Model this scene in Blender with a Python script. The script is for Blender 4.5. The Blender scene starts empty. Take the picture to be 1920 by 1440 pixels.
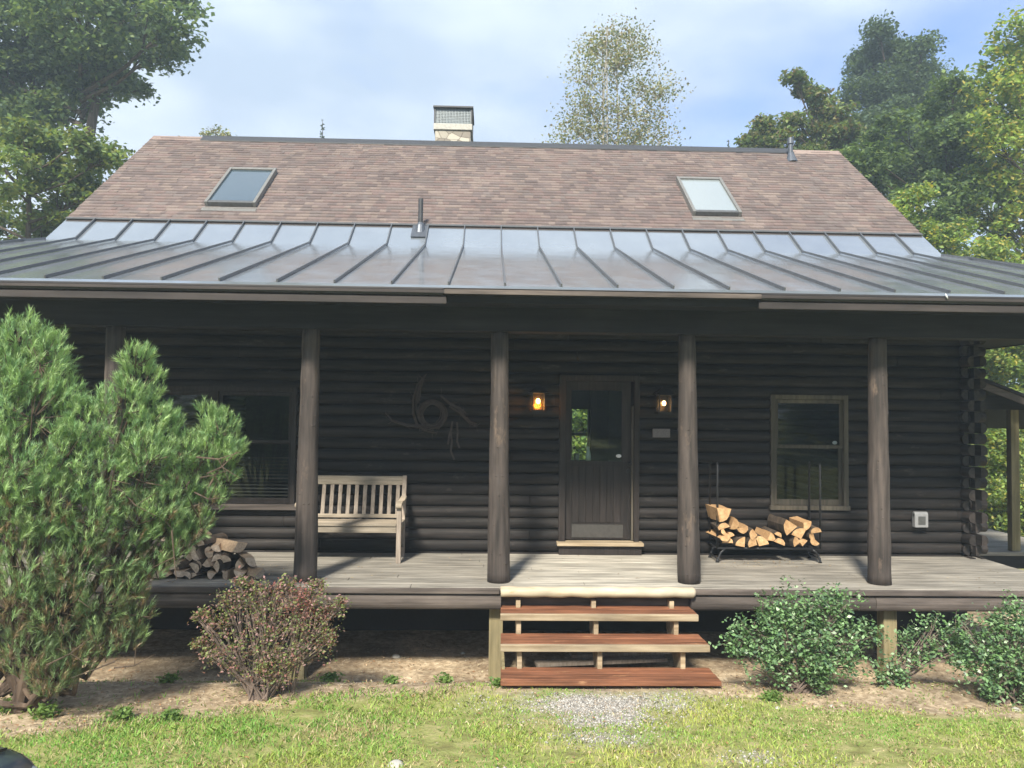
import bpy, math, random
import numpy as np
from mathutils import Vector, Matrix, noise
random.seed(7); RNG = np.random.default_rng(11)
SC = bpy.context.scene
COL = SC.collection

# ------------------------------------------------------------------ camera
EYE = Vector((0, 0, 2.467))
PITCH, YAW, ROLL, FPX = 0.037, 0.0285, 0.0120, 1400.3
cd = bpy.data.cameras.new('camera'); cam = bpy.data.objects.new('camera', cd); COL.objects.link(cam)
cy_, sy_ = math.cos(YAW), math.sin(YAW); cp_, sp_ = math.cos(PITCH), math.sin(PITCH)
Rv = Vector((cy_, -sy_, 0)); Fh = Vector((sy_, cy_, 0)); Zv = Vector((0, 0, 1))
Fv = Fh * cp_ + Zv * sp_; Uv = Zv * cp_ - Fh * sp_
r2 = Rv * math.cos(ROLL) + Uv * math.sin(ROLL); u2 = Uv * math.cos(ROLL) - Rv * math.sin(ROLL)
m = Matrix((r2, u2, -Fv)).transposed().to_4x4(); m.translation = EYE
cam.matrix_world = m
cd.sensor_width = 36; cd.lens = 36 * FPX / 1920; cd.clip_start = 0.05; cd.clip_end = 2000
SC.camera = cam
SC.render.resolution_x, SC.render.resolution_y = 1024, 768

def at(px, py, D):
    """world point seen at photo pixel (px, py) at depth Y = D (used to read real positions off the photo)"""
    a, b = px - 960, py - 720
    d = (r2 * (a / FPX) - u2 * (b / FPX) + Fv)
    return EYE + d * (D / d.y)

# ------------------------------------------------------------------ light
SUN_EL, SUN_AZ = math.radians(43), math.radians(197)      # azimuth of the sun, clockwise from +Y
W = bpy.data.worlds.new('World'); SC.world = W; W.use_nodes = True
nt = W.node_tree; nt.nodes.clear()
def N(nt, t, **kw):
    n = nt.nodes.new(t)
    for k, v in kw.items(): setattr(n, k, v)
    return n
sky = N(nt, 'ShaderNodeTexSky', sky_type='NISHITA', sun_disc=False, sun_elevation=SUN_EL, sun_rotation=SUN_AZ)
sky.air_density = 1.0; sky.dust_density = 1.2; sky.ozone_density = 1.5
tc = N(nt, 'ShaderNodeTexCoord')
mp = N(nt, 'ShaderNodeMapping'); mp.inputs['Scale'].default_value = (1.0, 1.0, 2.2); mp.inputs['Location'].default_value = (0.31, 0.2, 0.1)
nt.links.new(tc.outputs['Generated'], mp.inputs['Vector'])
cn = N(nt, 'ShaderNodeTexNoise'); cn.inputs['Scale'].default_value = 2.1; cn.inputs['Detail'].default_value = 7; cn.inputs['Roughness'].default_value = 0.5; cn.inputs['Distortion'].default_value = 0.25
nt.links.new(mp.outputs[0], cn.inputs['Vector'])
cr = N(nt, 'ShaderNodeValToRGB'); cr.color_ramp.elements[0].position = 0.29; cr.color_ramp.elements[1].position = 0.52
nt.links.new(cn.outputs['Fac'], cr.inputs['Fac'])
cn2 = N(nt, 'ShaderNodeTexNoise'); cn2.inputs['Scale'].default_value = 3.4; cn2.inputs['Detail'].default_value = 5
nt.links.new(mp.outputs[0], cn2.inputs['Vector'])
cc = N(nt, 'ShaderNodeValToRGB'); cc.color_ramp.elements[0].position = 0.36; cc.color_ramp.elements[1].position = 0.66
cc.color_ramp.elements[0].color = (3.35, 4.1, 5.2, 1); cc.color_ramp.elements[1].color = (5.3, 5.9, 6.7, 1)
nt.links.new(cn2.outputs['Fac'], cc.inputs['Fac'])
gain = N(nt, 'ShaderNodeMix', data_type='RGBA', blend_type='MULTIPLY'); gain.inputs[0].default_value = 1.0
gain.inputs[7].default_value = (0.95, 1.12, 1.5, 1)
nt.links.new(sky.outputs[0], gain.inputs[6])
mx = N(nt, 'ShaderNodeMix', data_type='RGBA')
nt.links.new(cr.outputs[0], mx.inputs[0]); nt.links.new(gain.outputs[2], mx.inputs[6]); nt.links.new(cc.outputs[0], mx.inputs[7])
bg = N(nt, 'ShaderNodeBackground'); bg.inputs['Strength'].default_value = 0.095
wo = N(nt, 'ShaderNodeOutputWorld')
nt.links.new(mx.outputs[2], bg.inputs['Color']); nt.links.new(bg.outputs[0], wo.inputs['Surface'])

sl = bpy.data.lights.new('sun', 'SUN'); sl.energy = 4.6; sl.angle = math.radians(8.0); sl.color = (1.0, 0.94, 0.80)
so = bpy.data.objects.new('sun', sl); COL.objects.link(so)
sd = Vector((math.sin(SUN_AZ) * math.cos(SUN_EL), math.cos(SUN_AZ) * math.cos(SUN_EL), math.sin(SUN_EL)))
so.rotation_euler = sd.to_track_quat('Z', 'Y').to_euler(); so.location = sd * 40

SC.view_settings.view_transform = 'Standard'; SC.view_settings.look = 'None'
SC.view_settings.exposure = 1.0; SC.view_settings.gamma = 1.0
SC.render.engine = 'CYCLES'

# ------------------------------------------------------------------ materials
def newmat(name):
    mt = bpy.data.materials.new(name); mt.use_nodes = True
    return mt, mt.node_tree, mt.node_tree.nodes['Principled BSDF']
def rgb(c): return (c[0], c[1], c[2], 1)
def coords(nt, scale=(1, 1, 1), kind='Object'):
    t = N(nt, 'ShaderNodeTexCoord'); mpn = N(nt, 'ShaderNodeMapping'); mpn.inputs['Scale'].default_value = scale
    nt.links.new(t.outputs[kind], mpn.inputs['Vector']); return mpn.outputs[0]
def noise_ramp(nt, vec, scale, c0, c1, p0=0.35, p1=0.68, detail=6, rough=0.6, mid=None):
    n = N(nt, 'ShaderNodeTexNoise'); n.inputs['Scale'].default_value = scale; n.inputs['Detail'].default_value = detail; n.inputs['Roughness'].default_value = rough
    nt.links.new(vec, n.inputs['Vector'])
    r = N(nt, 'ShaderNodeValToRGB'); r.color_ramp.elements[0].position = p0; r.color_ramp.elements[1].position = p1
    r.color_ramp.elements[0].color = rgb(c0); r.color_ramp.elements[1].color = rgb(c1)
    if mid: e = r.color_ramp.elements.new((p0 + p1) / 2); e.color = rgb(mid)
    nt.links.new(n.outputs['Fac'], r.inputs['Fac'])
    return n.outputs['Fac'], r.outputs['Color']
def mul(nt, a, b, fac=1.0, mode='MULTIPLY'):
    x = N(nt, 'ShaderNodeMix', data_type='RGBA', blend_type=mode); x.inputs[0].default_value = fac
    nt.links.new(a, x.inputs[6]); nt.links.new(b, x.inputs[7]); return x.outputs[2]
def bump(nt, h, bsdf, strength=0.4, dist=0.01):
    b = N(nt, 'ShaderNodeBump'); b.inputs['Strength'].default_value = strength; b.inputs['Distance'].default_value = dist
    nt.links.new(h, b.inputs['Height']); nt.links.new(b.outputs[0], bsdf.inputs['Normal']); return b
def wood(name, dark, light, stretch='X', rough=0.8, grain=30, patch=None, patchscale=1.2, bs=0.35, spec=0.3):
    mt, nt, b = newmat(name)
    sc = {'X': (0.06, 1, 1), 'Y': (1, 0.06, 1), 'Z': (1, 1, 0.06)}[stretch]
    v = coords(nt, sc)
    h, c = noise_ramp(nt, v, grain, dark, light)
    v2 = coords(nt, {'X': (0.35, 1, 1), 'Y': (1, 0.35, 1), 'Z': (1, 1, 0.35)}[stretch])
    _, c2 = noise_ramp(nt, v2, patchscale * 3, (0.62, 0.62, 0.62), (1.25, 1.22, 1.18), 0.3, 0.7)
    c = mul(nt, c, c2)
    gi = N(nt, 'ShaderNodeNewGeometry'); gr = N(nt, 'ShaderNodeValToRGB'); gr.color_ramp.elements[0].color = (0.72, 0.72, 0.72, 1); gr.color_ramp.elements[1].color = (1.22, 1.2, 1.18, 1)
    nt.links.new(gi.outputs['Random Per Island'], gr.inputs[0]); c = mul(nt, c, gr.outputs[0])
    if patch:
        n = N(nt, 'ShaderNodeTexNoise'); n.inputs['Scale'].default_value = patchscale * 4; n.inputs['Detail'].default_value = 8; n.inputs['Roughness'].default_value = 0.7
        nt.links.new(v2, n.inputs['Vector'])
        r = N(nt, 'ShaderNodeValToRGB'); r.color_ramp.elements[0].position = 0.60; r.color_ramp.elements[1].position = 0.70
        nt.links.new(n.outputs['Fac'], r.inputs['Fac'])
        x = N(nt, 'ShaderNodeMix', data_type='RGBA'); x.inputs[7].default_value = rgb(patch)
        nt.links.new(r.outputs[0], x.inputs[0]); nt.links.new(c, x.inputs[6]); c = x.outputs[2]
    nt.links.new(c, b.inputs['Base Color']); b.inputs['Roughness'].default_value = rough
    b.inputs['Specular IOR Level'].default_value = spec
    bump(nt, h, b, bs, 0.006)
    return mt
def plain(name, c, rough=0.6, metal=0.0, var=0.15, spec=0.5, vs=25):
    mt, nt, b = newmat(name)
    v = coords(nt)
    h, cc_ = noise_ramp(nt, v, vs, [k * (1 - var) for k in c], [k * (1 + var) for k in c])
    nt.links.new(cc_, b.inputs['Base Color']); b.inputs['Roughness'].default_value = rough
    b.inputs['Metallic'].default_value = metal; b.inputs['Specular IOR Level'].default_value = spec
    bump(nt, h, b, 0.08, 0.003)
    return mt
def glass(name, tint=(0.9, 0.95, 0.95), rough=0.02, refl=1.0):
    mt = bpy.data.materials.new(name); mt.use_nodes = True; nt = mt.node_tree; nt.nodes.clear()
    o = N(nt, 'ShaderNodeOutputMaterial'); t = N(nt, 'ShaderNodeBsdfTransparent'); t.inputs[0].default_value = rgb(tint)
    g = N(nt, 'ShaderNodeBsdfGlossy'); g.inputs['Roughness'].default_value = rough
    f = N(nt, 'ShaderNodeFresnel'); f.inputs['IOR'].default_value = 1.0 + 0.5 * refl
    x = N(nt, 'ShaderNodeMixShader')
    nt.links.new(f.outputs[0], x.inputs[0]); nt.links.new(t.outputs[0], x.inputs[1]); nt.links.new(g.outputs[0], x.inputs[2]); nt.links.new(x.outputs[0], o.inputs[0])
    return mt
def leafmat(name, trans=0.35, rough=0.5, spec=0.3):
    mt = bpy.data.materials.new(name); mt.use_nodes = True; nt = mt.node_tree; b = nt.nodes['Principled BSDF']
    a = N(nt, 'ShaderNodeAttribute'); a.attribute_name = 'Col'
    nt.links.new(a.outputs['Color'], b.inputs['Base Color']); b.inputs['Roughness'].default_value = rough; b.inputs['Specular IOR Level'].default_value = spec
    t = N(nt, 'ShaderNodeBsdfTranslucent'); g = N(nt, 'ShaderNodeMix', data_type='RGBA', blend_type='MULTIPLY'); g.inputs[0].default_value = 1
    g.inputs[7].default_value = (1.25, 1.25, 0.6, 1); nt.links.new(a.outputs['Color'], g.inputs[6]); nt.links.new(g.outputs[2], t.inputs[0])
    x = N(nt, 'ShaderNodeMixShader'); x.inputs[0].default_value = trans
    nt.links.new(b.outputs[0], x.inputs[1]); nt.links.new(t.outputs[0], x.inputs[2])
    nt.links.new(x.outputs[0], nt.nodes['Material Output'].inputs[0])
    return mt
def emit(name, c, s):
    mt = bpy.data.materials.new(name); mt.use_nodes = True; nt = mt.node_tree; b = nt.nodes['Principled BSDF']
    b.inputs['Emission Color'].default_value = rgb(c); b.inputs['Emission Strength'].default_value = s; b.inputs['Base Color'].default_value = rgb(c)
    return mt
M = {}
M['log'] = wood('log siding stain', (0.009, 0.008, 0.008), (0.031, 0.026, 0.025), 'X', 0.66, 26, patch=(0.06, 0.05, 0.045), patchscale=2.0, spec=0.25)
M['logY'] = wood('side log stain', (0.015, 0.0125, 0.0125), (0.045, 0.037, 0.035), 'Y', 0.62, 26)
M['trimZ'] = wood('door stain', (0.018, 0.014, 0.013), (0.040, 0.032, 0.030), 'Z', 0.6, 40)
M['rim'] = wood('rim beam', (0.065, 0.054, 0.050), (0.14, 0.118, 0.108), 'X', 0.8, 24)
M['post'] = wood('log post', (0.038, 0.032, 0.030), (0.100, 0.082, 0.076), 'Z', 0.75, 22, patch=(0.15, 0.11, 0.085), patchscale=1.5)
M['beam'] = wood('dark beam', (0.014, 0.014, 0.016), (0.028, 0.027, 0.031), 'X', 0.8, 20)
M['fascia'] = wood('fascia brown', (0.04, 0.034, 0.034), (0.065, 0.055, 0.054), 'X', 0.7, 18)
M['pt'] = wood('treated post', (0.20, 0.17, 0.09), (0.36, 0.31, 0.19), 'Z', 0.85, 18)
M['tan'] = wood('pale pine', (0.30, 0.23, 0.15), (0.52, 0.43, 0.31), 'X', 0.8, 24)
M['peeled'] = wood('peeled log', (0.40, 0.34, 0.25), (0.60, 0.53, 0.42), 'X', 0.7, 10, patch=(0.42, 0.27, 0.14), patchscale=1.6, bs=0.2)
M['red'] = wood('red stained tread', (0.145, 0.058, 0.031), (0.30, 0.130, 0.070), 'X', 0.75, 30, patch=(0.36, 0.19, 0.10), patchscale=2.6)
M['bench'] = wood('weathered teak', (0.26, 0.22, 0.17), (0.46, 0.40, 0.33), 'X', 0.85, 40)
M['benchZ'] = wood('weathered teak upright', (0.24, 0.20, 0.17), (0.42, 0.36, 0.31), 'Z', 0.85, 40)
M['bark'] = wood('bark', (0.05, 0.038, 0.028), (0.13, 0.10, 0.08), 'Z', 0.95, 12, bs=0.8)
M['barkp'] = wood('pine bark', (0.06, 0.042, 0.032), (0.17, 0.125, 0.095), 'Z', 0.95, 20, bs=0.6)
M['birchbark'] = wood('birch bark', (0.30, 0.27, 0.24), (0.62, 0.60, 0.56), 'X', 0.8, 8)
M['twig'] = plain('grey twig', (0.16, 0.12, 0.10), 0.9)
M['wtwig'] = plain('wreath twig', (0.075, 0.06, 0.055), 0.85, spec=0.1)
M['gutter'] = plain('gutter paint', (0.028, 0.024, 0.026), 0.5, var=0.08)
M['vent'] = plain('black vent', (0.035, 0.035, 0.038), 0.5)
M['lead'] = plain('flashing', (0.12, 0.13, 0.15), 0.45, 0.6)
M['black'] = plain('black iron', (0.018, 0.018, 0.02), 0.45, 0.2, spec=0.5)
M['skyframe'] = plain('skylight frame', (0.17, 0.165, 0.155), 0.5, 0.1)
M['skydark'] = plain('skylight apron', (0.10, 0.10, 0.10), 0.5, 0.3)
M['winframe'] = wood('window frame', (0.07, 0.062, 0.048), (0.14, 0.122, 0.098), 'Z', 0.6, 30)
M['inside'] = plain('interior wood', (0.030, 0.024, 0.02), 0.8)
M['white'] = plain('white plastic', (0.62, 0.62, 0.64), 0.5, var=0.05)
M['grey'] = plain('grey plastic', (0.24, 0.24, 0.25), 0.5, var=0.1)
M['plaque'] = plain('slate plaque', (0.16, 0.14, 0.15), 0.6, vs=60)
M['crown'] = plain('concrete crown', (0.42, 0.40, 0.36), 0.85)
M['cage'] = plain('galvanised cage', (0.20, 0.22, 0.23), 0.45, 0.7)
M['glass'] = glass('window glass', refl=0.7)
M['doorglass'] = glass('door glass', (0.85, 0.92, 0.88))
M['amber'] = glass('amber glass', (0.97, 0.80, 0.48), 0.25)
M['clear'] = glass('seeded glass', (0.80, 0.66, 0.46), 0.25)
M['bulb'] = emit('bulb', (1.0, 0.80, 0.50), 30)
M['bulb2'] = emit('bulb clear', (1.0, 0.88, 0.68), 12)
M['leaf'] = leafmat('broad leaf', 0.45, 0.5)
M['leafgloss'] = leafmat('glossy holly leaf', 0.15, 0.38, 0.45)
M['needle'] = leafmat('pine needle', 0.25, 0.45)
M['grass'] = leafmat('grass blade', 0.35, 0.5)
M['litter'] = leafmat('dry litter', 0.1, 0.9, 0.1)

# metal roof: dark painted steel, glossy enough to mirror the sky and the shingles
def metalroof():
    mt, nt, b = newmat('standing seam steel')
    v = coords(nt, (1, 1, 1))
    h, c = noise_ramp(nt, v, 1.6, (0.35, 0.385, 0.43), (0.405, 0.44, 0.48))
    nt.links.new(c, b.inputs['Base Color']); b.inputs['Metallic'].default_value = 0.68
    _, r = noise_ramp(nt, v, 3.5, (0.11, 0.11, 0.11), (0.22, 0.22, 0.22)); nt.links.new(r, b.inputs['Roughness'])
    b.inputs['Specular IOR Level'].default_value = 0.7
    h2, _ = noise_ramp(nt, coords(nt, (1.5, 3.5, 3.5)), 1.3, (0, 0, 0), (1, 1, 1), detail=2)
    bump(nt, h2, b, 0.25, 0.010)
    return mt
M['metal'] = metalroof()
M['seam'] = plain('seam steel', (0.13, 0.135, 0.145), 0.4, 0.4, spec=0.4)
def shingle():
    mt, nt, b = newmat('asphalt shingle')
    a = N(nt, 'ShaderNodeAttribute'); a.attribute_name = 'Col'
    v = coords(nt)
    h, c2 = noise_ramp(nt, v, 90, (0.72, 0.72, 0.72), (1.22, 1.22, 1.22), 0.35, 0.65, 3)
    _, c3 = noise_ramp(nt, v, 1.1, (0.86, 0.85, 0.86), (1.1, 1.1, 1.1))
    nt.links.new(mul(nt, mul(nt, a.outputs['Color'], c2), c3), b.inputs['Base Color'])
    b.inputs['Roughness'].default_value = 0.95; b.inputs['Specular IOR Level'].default_value = 0.15
    bump(nt, h, b, 0.5, 0.004)
    return mt
M['shingle'] = shingle()
def deckmat():
    mt, nt, b = newmat('deck boards')
    v = coords(nt, (0.05, 1, 1))
    h, c = noise_ramp(nt, v, 30, (0.175, 0.158, 0.135), (0.38, 0.35, 0.31))
    _, c2 = noise_ramp(nt, coords(nt, (0.25, 1, 1)), 5, (0.65, 0.65, 0.64), (1.25, 1.24, 1.22))
    c = mul(nt, c, c2)
    # boards in front of the door are paler, fading out at both ends
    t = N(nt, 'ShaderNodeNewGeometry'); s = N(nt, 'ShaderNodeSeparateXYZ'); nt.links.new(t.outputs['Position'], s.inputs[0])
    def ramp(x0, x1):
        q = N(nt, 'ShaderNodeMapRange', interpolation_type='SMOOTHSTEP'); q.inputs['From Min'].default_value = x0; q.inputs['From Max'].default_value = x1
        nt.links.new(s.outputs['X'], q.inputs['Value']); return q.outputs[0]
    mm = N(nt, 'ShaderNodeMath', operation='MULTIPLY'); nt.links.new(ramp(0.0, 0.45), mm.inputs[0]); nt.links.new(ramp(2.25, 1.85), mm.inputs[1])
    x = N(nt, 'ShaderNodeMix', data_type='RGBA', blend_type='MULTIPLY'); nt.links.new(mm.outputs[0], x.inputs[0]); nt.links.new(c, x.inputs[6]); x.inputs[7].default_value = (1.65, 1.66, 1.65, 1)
    nt.links.new(x.outputs[2], b.inputs['Base Color']); b.inputs['Roughness'].default_value = 0.75
    bump(nt, h, b, 0.3, 0.004)
    return mt
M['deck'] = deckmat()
def stone():
    mt, nt, b = newmat('chimney stone')
    v = N(nt, 'ShaderNodeTexVoronoi'); v.inputs['Scale'].default_value = 5.5; vv = coords(nt, (1, 1, 1.5)); nt.links.new(vv, v.inputs['Vector'])
    v2 = N(nt, 'ShaderNodeTexVoronoi', feature='DISTANCE_TO_EDGE'); v2.inputs['Scale'].default_value = 5.5; nt.links.new(vv, v2.inputs['Vector'])
    s = N(nt, 'ShaderNodeSeparateColor'); nt.links.new(v.outputs['Color'], s.inputs[0])
    r = N(nt, 'ShaderNodeValToRGB'); r.color_ramp.elements[0].color = (0.22, 0.19, 0.16, 1); r.color_ramp.elements[1].color = (0.48, 0.44, 0.37, 1); nt.links.new(s.outputs[0], r.inputs[0])
    r2_ = N(nt, 'ShaderNodeValToRGB'); r2_.color_ramp.elements[0].position = 0.01; r2_.color_ramp.elements[1].position = 0.05; r2_.color_ramp.elements[0].color = (0.55, 0.52, 0.48, 1); nt.links.new(v2.outputs[0], r2_.inputs[0])
    nt.links.new(mul(nt, r.outputs[0], r2_.outputs[0]), b.inputs['Base Color']); b.inputs['Roughness'].default_value = 0.9
    bump(nt, r2_.outputs[0], b, 0.6, 0.02)
    return mt
M['stone'] = stone()

# ------------------------------------------------------------------ helpers
ORG = {}
class MB:
    def __init__(s): s.v = []; s.f = []; s.c = None; s.mi = []
    def add(s, vs, fs, mi=0):
        o = len(s.v); s.v += [tuple(p) for p in vs]; s.f += [tuple(i + o for i in f) for f in fs]; s.mi += [mi] * len(fs); return s
    def box(s, x0, x1, y0, y1, z0, z1, mi=0):
        v = [(x, y, z) for z in (z0, z1) for y in (y0, y1) for x in (x0, x1)]
        return s.add(v, [(0, 2, 3, 1), (4, 5, 7, 6), (0, 1, 5, 4), (2, 6, 7, 3), (0, 4, 6, 2), (1, 3, 7, 5)], mi)
    def bar(s, a, b, w, t, up=(0, 0, 1), mi=0):
        """rectangular bar from a to b, w across, t in the 'up' direction"""
        a = Vector(a); b = Vector(b); d = (b - a).normalized(); u = Vector(up); u = (u - d * u.dot(d)).normalized(); q = d.cross(u)
        vs = [p + q * (w / 2 * i) + u * (t / 2 * j) for p in (a, b) for i, j in ((-1, -1), (1, -1), (1, 1), (-1, 1))]
        return s.add(vs, [(0, 1, 2, 3), (7, 6, 5, 4), (0, 4, 5, 1), (1, 5, 6, 2), (2, 6, 7, 3), (3, 7, 4, 0)], mi)
    def tube(s, pts, rad, n=8, cap=True, jit=0, mi=0):
        pts = [Vector(p) for p in pts]
        if not hasattr(rad, '__len__'): rad = [rad] * len(pts)
        vs = []; fs = []; ref = None
        for i, p in enumerate(pts):
            d = (pts[min(i + 1, len(pts) - 1)] - pts[max(i - 1, 0)]).normalized()
            if ref is None: ref = Vector((1, 0, 0)) if abs(d.x) < 0.8 else Vector((0, 0, 1))
            u = (ref - d * ref.dot(d)).normalized(); ref = u; q = d.cross(u)
            for k in range(n):
                a = 2 * math.pi * k / n; r = rad[i] * (1 + (random.uniform(-jit, jit) if jit else 0))
                vs.append(p + u * (math.cos(a) * r) + q * (math.sin(a) * r))
        for i in range(len(pts) - 1):
            for k in range(n):
                fs.append((i * n + k, i * n + (k + 1) % n, (i + 1) * n + (k + 1) % n, (i + 1) * n + k))
        if cap: fs.append(tuple(range(n - 1, -1, -1))); fs.append(tuple((len(pts) - 1) * n + k for k in range(n)))
        return s.add(vs, fs, mi)
    def prism(s, poly, axis, a, b, mi=0):
        """extrude polygon (2D) along axis between a and b; for 'x' poly is (y,z), for 'y' poly is (x,z), for 'z' (x,y)"""
        n = len(poly)
        def P(q, t): return {'x': (t, q[0], q[1]), 'y': (q[0], t, q[1]), 'z': (q[0], q[1], t)}[axis]
        vs = [P(q, a) for q in poly] + [P(q, b) for q in poly]
        fs = [tuple(range(n)), tuple(range(2 * n - 1, n - 1, -1))] + [(i, i + n, (i + 1) % n + n, (i + 1) % n) for i in range(n)]
        return s.add(vs, fs, mi)
    def build(s, name, mat, parent=None, label=None, smooth=False, bevel=0, origin=None, colors=None):
        me = bpy.data.meshes.new(name)
        if parent is not None: o0 = ORG[parent.name]
        elif origin is not None: o0 = Vector(origin)
        else:
            a = np.array(s.v); o0 = Vector((float((a[:, 0].min() + a[:, 0].max()) / 2), float((a[:, 1].min() + a[:, 1].max()) / 2), float(a[:, 2].min())))
        me.from_pydata([(p[0] - o0.x, p[1] - o0.y, p[2] - o0.z) for p in s.v], [], s.f)
        mats = mat if isinstance(mat, (list, tuple)) else [mat]
        for q in mats: me.materials.append(q)
        if len(mats) > 1: me.polygons.foreach_set('material_index', s.mi)
        if colors is not None:
            at_ = me.color_attributes.new('Col', 'FLOAT_COLOR', 'POINT'); cc = np.ones((len(me.vertices), 4), np.float32); cc[:, :3] = colors; at_.data.foreach_set('color', cc.ravel())
        if smooth: me.shade_smooth()
        import bmesh as _b
        bm = _b.new(); bm.from_mesh(me); _b.ops.recalc_face_normals(bm, faces=bm.faces); bm.to_mesh(me); bm.free()
        o = bpy.data.objects.new(name, me); COL.objects.link(o)
        if parent is not None: o.parent = parent
        else: o.location = o0
        ORG[o.name] = o0
        if label: o['label'] = label
        if bevel:
            bv = o.modifiers.new('bevel', 'BEVEL'); bv.width = bevel; bv.segments = 2; bv.limit_method = 'ANGLE'
        if smooth == 2:
            bv = o.modifiers.new('sub', 'SUBSURF'); bv.levels = 2; bv.render_levels = 2
        return o
def thing(name, loc, label, cat, group=None):
    e = bpy.data.objects.new(name, None); COL.objects.link(e); e.location = loc; ORG[e.name] = Vector(loc); e.empty_display_size = 0.2
    tag(e, label, cat, group); return e
def tag(o, label, cat, group=None, kind=None):
    if label: o['label'] = label
    if cat: o['category'] = cat
    if group: o['group'] = group
    if kind: o['kind'] = kind
    return o
def npmesh(name, V, F, mat, col=None, parent=None, smooth=False, origin=None):
    """fast mesh from numpy arrays; F is (n,3) or (n,4)"""
    o0 = ORG[parent.name] if parent is not None else Vector(origin if origin is not None else (0, 0, 0))
    V = np.asarray(V, np.float32) - np.array(o0, np.float32)[None, :]
    me = bpy.data.meshes.new(name); k = F.shape[1]
    me.vertices.add(len(V)); me.vertices.foreach_set('co', V.ravel())
    me.loops.add(F.size); me.loops.foreach_set('vertex_index', F.astype(np.int32).ravel())
    me.polygons.add(len(F)); me.polygons.foreach_set('loop_start', np.arange(0, F.size, k, dtype=np.int32))
    me.update(calc_edges=True)
    if col is not None:
        a = me.color_attributes.new('Col', 'FLOAT_COLOR', 'POINT'); c = np.ones((len(V), 4), np.float32); c[:, :3] = col; a.data.foreach_set('color', c.ravel())
    me.materials.append(mat)
    if smooth: me.shade_smooth()
    o = bpy.data.objects.new(name, me); COL.objects.link(o)
    if parent is not None: o.parent = parent
    else: o.location = o0
    ORG[o.name] = o0
    return o

def gz(x, y):
    """ground height"""
    def ss(a, b, t): t = min(1, max(0, (t - a) / (b - a))); return t * t * (3 - 2 * t)
    z = -0.24 * ss(6.75, 7.7, y)
    z += 0.11 * max(0, min(3.1, 6.3 - y)) if y < 6.3 else 0
    z += 0.02 * noise.noise(Vector((x * 0.9, y * 0.9, 3.0))) + 0.008 * noise.noise(Vector((x * 5, y * 5, 1.0)))
    if y > 19: z += 0.0
    return z
# dirt / lawn boundary (x, y)
EDGE = [(-40, 4.6), (-8, 4.8), (-4.2, 5.25), (-3.3, 5.62), (-2.2, 6.02), (-1.3, 6.5), (0.1, 6.72), (1.8, 6.62), (2.3, 6.5), (2.9, 6.25), (4.3, 6.05), (6.5, 6.0), (9, 7.5), (40, 8)]
def edge(x): return np.interp(x, [e[0] for e in EDGE], [e[1] for e in EDGE])
def gravel_w(x, y):
    """0..1 weight of the worn gravel patch at the foot of the steps"""
    a = math.exp(-(((x - 1.0) / 0.72) ** 2 + ((y - 6.42) / 0.34) ** 2)) + 0.9 * math.exp(-(((x - 0.88) / 0.36) ** 2 + ((y - 5.85) / 0.40) ** 2))
    a += 0.7 * math.exp(-(((x - 0.55) / 0.8) ** 2 + ((y - 4.55) / 0.22) ** 2)) + 0.5 * math.exp(-(((x + 0.75) / 0.25) ** 2 + ((y - 4.75) / 0.12) ** 2)) + 0.45 * math.exp(-(((x - 1.9) / 0.3) ** 2 + ((y - 5.1) / 0.15) ** 2))
    return min(1, max(0.0, a) * max(0.0, 0.75 + 0.9 * noise.noise(Vector((x * 3.2, y * 3.2, 5)))))

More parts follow.
